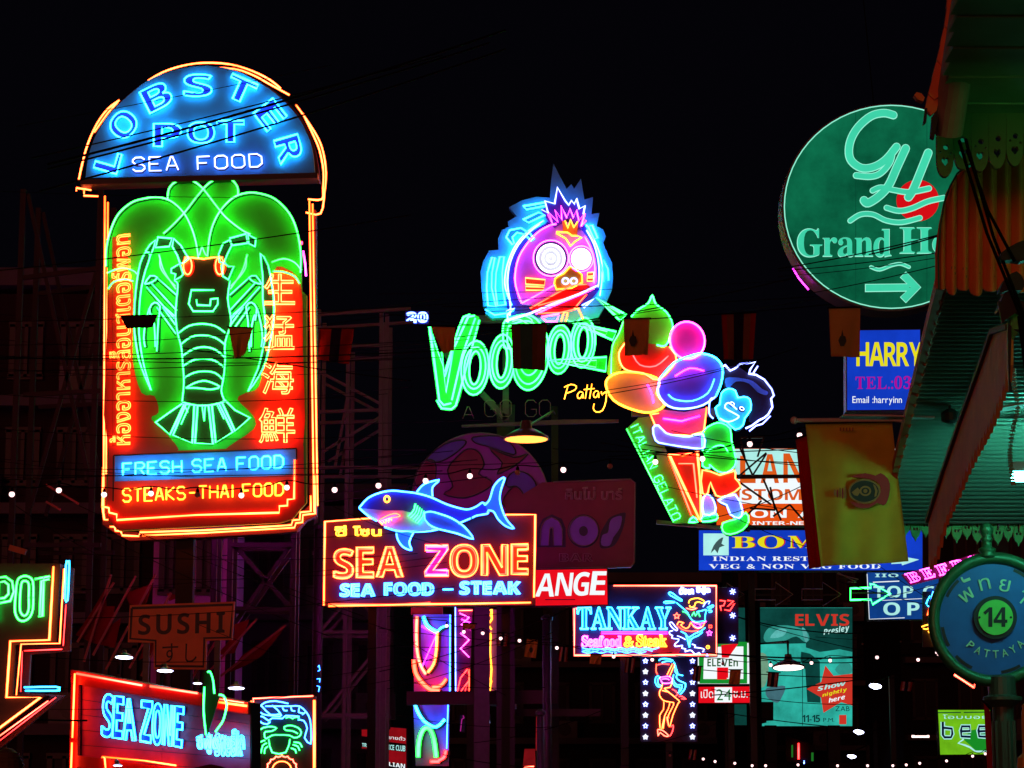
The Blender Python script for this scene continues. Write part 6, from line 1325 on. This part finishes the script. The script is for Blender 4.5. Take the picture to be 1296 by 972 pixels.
# distant scraps of the street at the bottom
S = Sign('neon_sign', 'tiny far street sign with a red upright neon, low in the dark mid street', 'neon sign', 1011, 965, 84)
S.plate(pts('B6', '395,800 550,850 550,950 395,940'), paint('sooty_wall', (.016, .014, .016)), 'board', -.3, .3); S.tube(pts('B6', '462,840 462,925'), RED, r=1.4, off=.1); S.tube(pts('B6', '428,850 428,915'), glow('dim_green_tube', (.02, .3, .03), .5), r=1, off=.1); S.tube(pts('B6', '535,890 535,935'), glow('dim_green_tube', (.02, .3, .03), .5), r=1.4, off=.1); S.tube(pts('B6', '491,932 491,950'), ICE, r=.8, off=.1)
S = Sign('neon_sign', 'red shop glow sign low by the steel post under the tankay sign', 'neon sign', 672, 975, 50)
S.plate(pts('B7', '770,870 825,870 830,975 760,975'), glow('lightbox_far_red', (.16, .004, .006), 1, .4, 3), 'board', -.2, .2); S.tube(pts('B7', '768,968 820,964'), PEACH, r=1.2, off=.05); S.tube(pts('B7', '835,700 832,880'), glow('dim_red_tube', (.25, .005, .01), 1), r=.8, off=.05)
for lab, s, mt in (('tiny magenta neon scrap right of the purple column', '395,668 400,682 388,690 380,760', glow('dim_pink_tube', (.5, .02, .3), .7)), ('cluster of tiny blue white neon dots on the concrete pole', '518,690 540,665 545,685 550,710 520,700', glow('dim_ice_tube', (.35, .45, .9), 1))):
    S = Sign('neon_sign', lab, 'neon sign', *pts('F1', s)[-1], 40.9); S.tube(pts('F1', s), mt, r=.6, off=.06); q = pts('F1', s); x0, y0 = min(p[0] for p in q) - 1, min(p[1] for p in q) - 1; x1, y1 = max(p[0] for p in q) + 1, max(p[1] for p in q) + 1; S.plate([(x0, y0), (x1, y0), (x1, y1), (x0, y1)], BLACK, 'board', -.02, .04)
S = Sign('neon_sign', 'three tiny violet hanging neon drops between crab panel and purple column', 'neon sign', 403, 880, 33)
for s in ('706,20 712,10 718,38 706,45', '700,90 718,88 716,110', '700,130 716,135 710,165'): S.tube(pts('D5', s), BLUE, r=.5, off=.03)
S.plate(pts('D5', '698,5 722,5 722,170 698,170'), BLACK, 'board', -.02, .03)

# ================================================================== cables
cable_mats = [RUBBER, paint('cable_rubber_dusty', (.012, .008, .010), 1.0)]
def cable_label(x0, y0, x1, y1):
    m = (x0 + x1) / 2, (y0 + y1) / 2
    if x1 > 1150 and m[1] < 420: return 'black cable running from the round hotel sign to the awning', 'cables before the round hotel sign'
    if m[0] > 870 and m[1] > 740: return 'black cable across the show poster and the dark mid street', 'cables in mid street'
    if m[0] > 650 and m[1] > 480: return 'thin black cable between the cone boy and the yellow flag', 'cables by the cone boy'
    if m[0] > 450 and m[1] > 760: return 'thin black cable slung across the purple neon column', 'cables by the purple column'
    if m[0] > 560: return 'thin black cable crossing the voodoo lettering or the fruit scoops', 'cables by the voodoo sign'
    if m[1] < 260: return 'black cable slanting up across the arched top of the lobster sign', 'cables over the lobster arch'
    if m[1] > 640: return 'thin cable drooping through the dark above the sushi board', 'cables above the sushi board'
    return 'thin black cable crossing the body of the lobster sign', 'cables over the lobster'
def cable(x0, y0, x1, y1, Y0, Y1=None, sag=6, w=1.1, mt=0):
    Y1 = Y1 or Y0; a, b = W(x0, y0, Y0), W(x1, y1, Y1); p = []
    for i in range(25):
        t = i / 24; q = a.lerp(b, t); q.z -= sag * Y0 / F * 4 * t * (1 - t); p.append(q)
    o = M()
    base = a
    lab = cable_label(x0, y0, x1, y1) if mt == 0 else ('faint dusty cable in the dark behind the lobster and shark signs', 'dusty cables behind the signs')
    r = thing('overhead_cable', lab[0], 'cable', a, lab[1])
    o.tube(p, w / 2 * Y0 / F, 5).build('wire', cable_mats[mt], r)
    return r
for a in ((60, 208, 640, 38, 27, 27, 8, 3.4), (40, 200, 560, 70, 27, 27, 4, 1.8), (60, 214, 620, 54, 27, 27, 6, 2.6), (50, 242, 640, 62, 27.2, 27, 6, 2.6), (20, 160, 420, 82, 28, 28, 2, 1.0), (-40, 240, 300, 250, 28, 28, 2, .8), (-60, 348, 520, 272, 26, 26, 6, 1.6), (-60, 408, 700, 376, 26, 27, 6, 1.0),
          (-40, 452, 620, 440, 26, 30, 8, 2.0), (-40, 456, 560, 430, 26, 28, 2, 1.2), (-40, 448, 560, 452, 26, 28, 10, 1.2), (-40, 470, 520, 452, 26, 28, 4, 1.2), (230, 440, 520, 482, 26.5, 27, 2, 1.6), (-60, 600, 560, 596, 25, 25, 4, 1.3), (-60, 592, 700, 585, 25, 25, 5, 1.0),
          (480, 372, 1000, 355, 31, 31, 4, .8), (560, 388, 1080, 372, 31, 31, 6, 1.2), (540, 412, 1100, 380, 30, 30, 8, 1.5), (600, 420, 860, 388, 30.5, 30, 3, 1.2), (560, 428, 1200, 300, 28, 20, 14, 1.4), (760, 500, 1010, 440, 30, 30, 6, 1.2), (760, 495, 960, 455, 30.2, 30, 3, 1.0),
          (480, 395, 650, 415, 32, 32, 3, 1.2), (420, 400, 800, 384, 32, 32, 3, .9), (700, 568, 1120, 560, 30, 28, 8, 1.4), (770, 578, 1020, 552, 30, 30, 3, 1.3), (760, 560, 1020, 586, 30, 28, 5, 1.4), (780, 556, 1020, 590, 31, 29, 3, 1.1), (850, 545, 1030, 575, 31, 29, 3, 1.1), (820, 610, 1040, 650, 30, 29, 4, 1.0),
          (985, 340, 1200, 294, 13, 11, 3, 1.6), (985, 343, 1200, 318, 13, 11, 2, 1.3), (985, 350, 1210, 322, 13, 11, 3, .9), (1020, 372, 1210, 330, 13, 11, 2, 1.2), (1100, 322, 1190, 298, 12.6, 11.5, 1, 2.0), (920, 395, 1120, 360, 20, 16, 3, 1.0),
          (480, 795, 760, 820, 32, 32, 3, 1.0), (480, 850, 720, 770, 33, 33, 8, 1.2), (490, 872, 700, 800, 33, 33, 7, 1.0), (500, 830, 660, 842, 33, 33, 3, 1.0), (500, 800, 640, 880, 33, 33, 3, .9), (500, 905, 700, 920, 33, 33, 6, .9), (490, 780, 640, 776, 33, 33, 3, .9), (495, 818, 700, 808, 33, 33, 5, 1.0), (500, 862, 690, 870, 33, 33, 4, .9),
          (900, 770, 1120, 800, 48, 48, 12, 1.6), (930, 780, 1100, 825, 48, 50, 3, 1.0), (890, 848, 1140, 858, 38, 38, 3, 1.2), (900, 880, 1140, 852, 38, 38, 3, 1.6), (905, 900, 1120, 925, 38, 38, 3, 1.3), (890, 826, 1160, 828, 38, 38, 6, 2.2), (940, 830, 1090, 838, 37, 37, 4, 1.4), (900, 872, 1120, 890, 38, 38, 8, 1.0),
          (80, 650, 430, 810, 30, 27, 8, 1.0), (100, 640, 500, 800, 30.5, 28, 6, 1.0), (200, 668, 460, 780, 31, 29, 5, .9), (250, 790, 420, 850, 28, 28, 3, .8), (-20, 740, 110, 760, 24, 24, 3, 1.2), (-20, 905, 110, 912, 23, 24, 2, 2.4), (20, 640, 120, 700, 24, 25, 3, 1.0), (420, 640, 560, 690, 32, 32, 5, .9),
          (560, 955, 800, 968, 38, 38, 10, 1.2), (600, 940, 760, 900, 38, 38, 6, 1.0), (700, 945, 930, 905, 42, 42, 18, 1.0), (1060, 735, 1200, 770, 44, 40, 3, 1.0), (1090, 760, 1240, 720, 42, 38, 5, .9), (1090, 700, 1230, 790, 42, 38, 3, .9), (880, 660, 1060, 590, 33, 33, 10, 1.2), (930, 655, 1050, 700, 33, 33, 4, 1.0)):
    cable(*a, mt=0)
for i in range(14):
    y = 430 + i * 36 + random.uniform(-9, 9); cable(-60, y, 520 + random.uniform(-60, 90), y + random.uniform(-50, 30), 25 + random.random() * 2, None, random.uniform(6, 26), random.uniform(.7, 1.1))
for i in range(16):
    y = 400 + i * 22 + random.uniform(-8, 8); cable(-60, y, 560 + random.uniform(-60, 90), y + random.uniform(-40, 30), 34 + random.random() * 3, None, random.uniform(4, 22), random.uniform(.7, 1.2), 1)
# scaffold struts in front of the tailor billboard
sc_ = thing('steel_strut_frame', 'thin zigzag steel struts in front of the orange tailor billboard', 'steel frame', W(960, 665, 46))
for s in ('310,98 335,200', '432,95 400,195', '310,98 432,95', '285,310 445,175', '310,150 375,290', '375,290 445,180', '300,320 470,440', '465,350 490,468', '360,458 490,468', '480,500 565,440', '565,440 635,520', '430,310 520,520', '300,540 420,420'):
    q = pts('B3', s); M().bar(W(*q[0], 46), W(*q[1], 46), .035).build('strut', BLACK, sc_)

bpy.data.scenes.remove(TS)
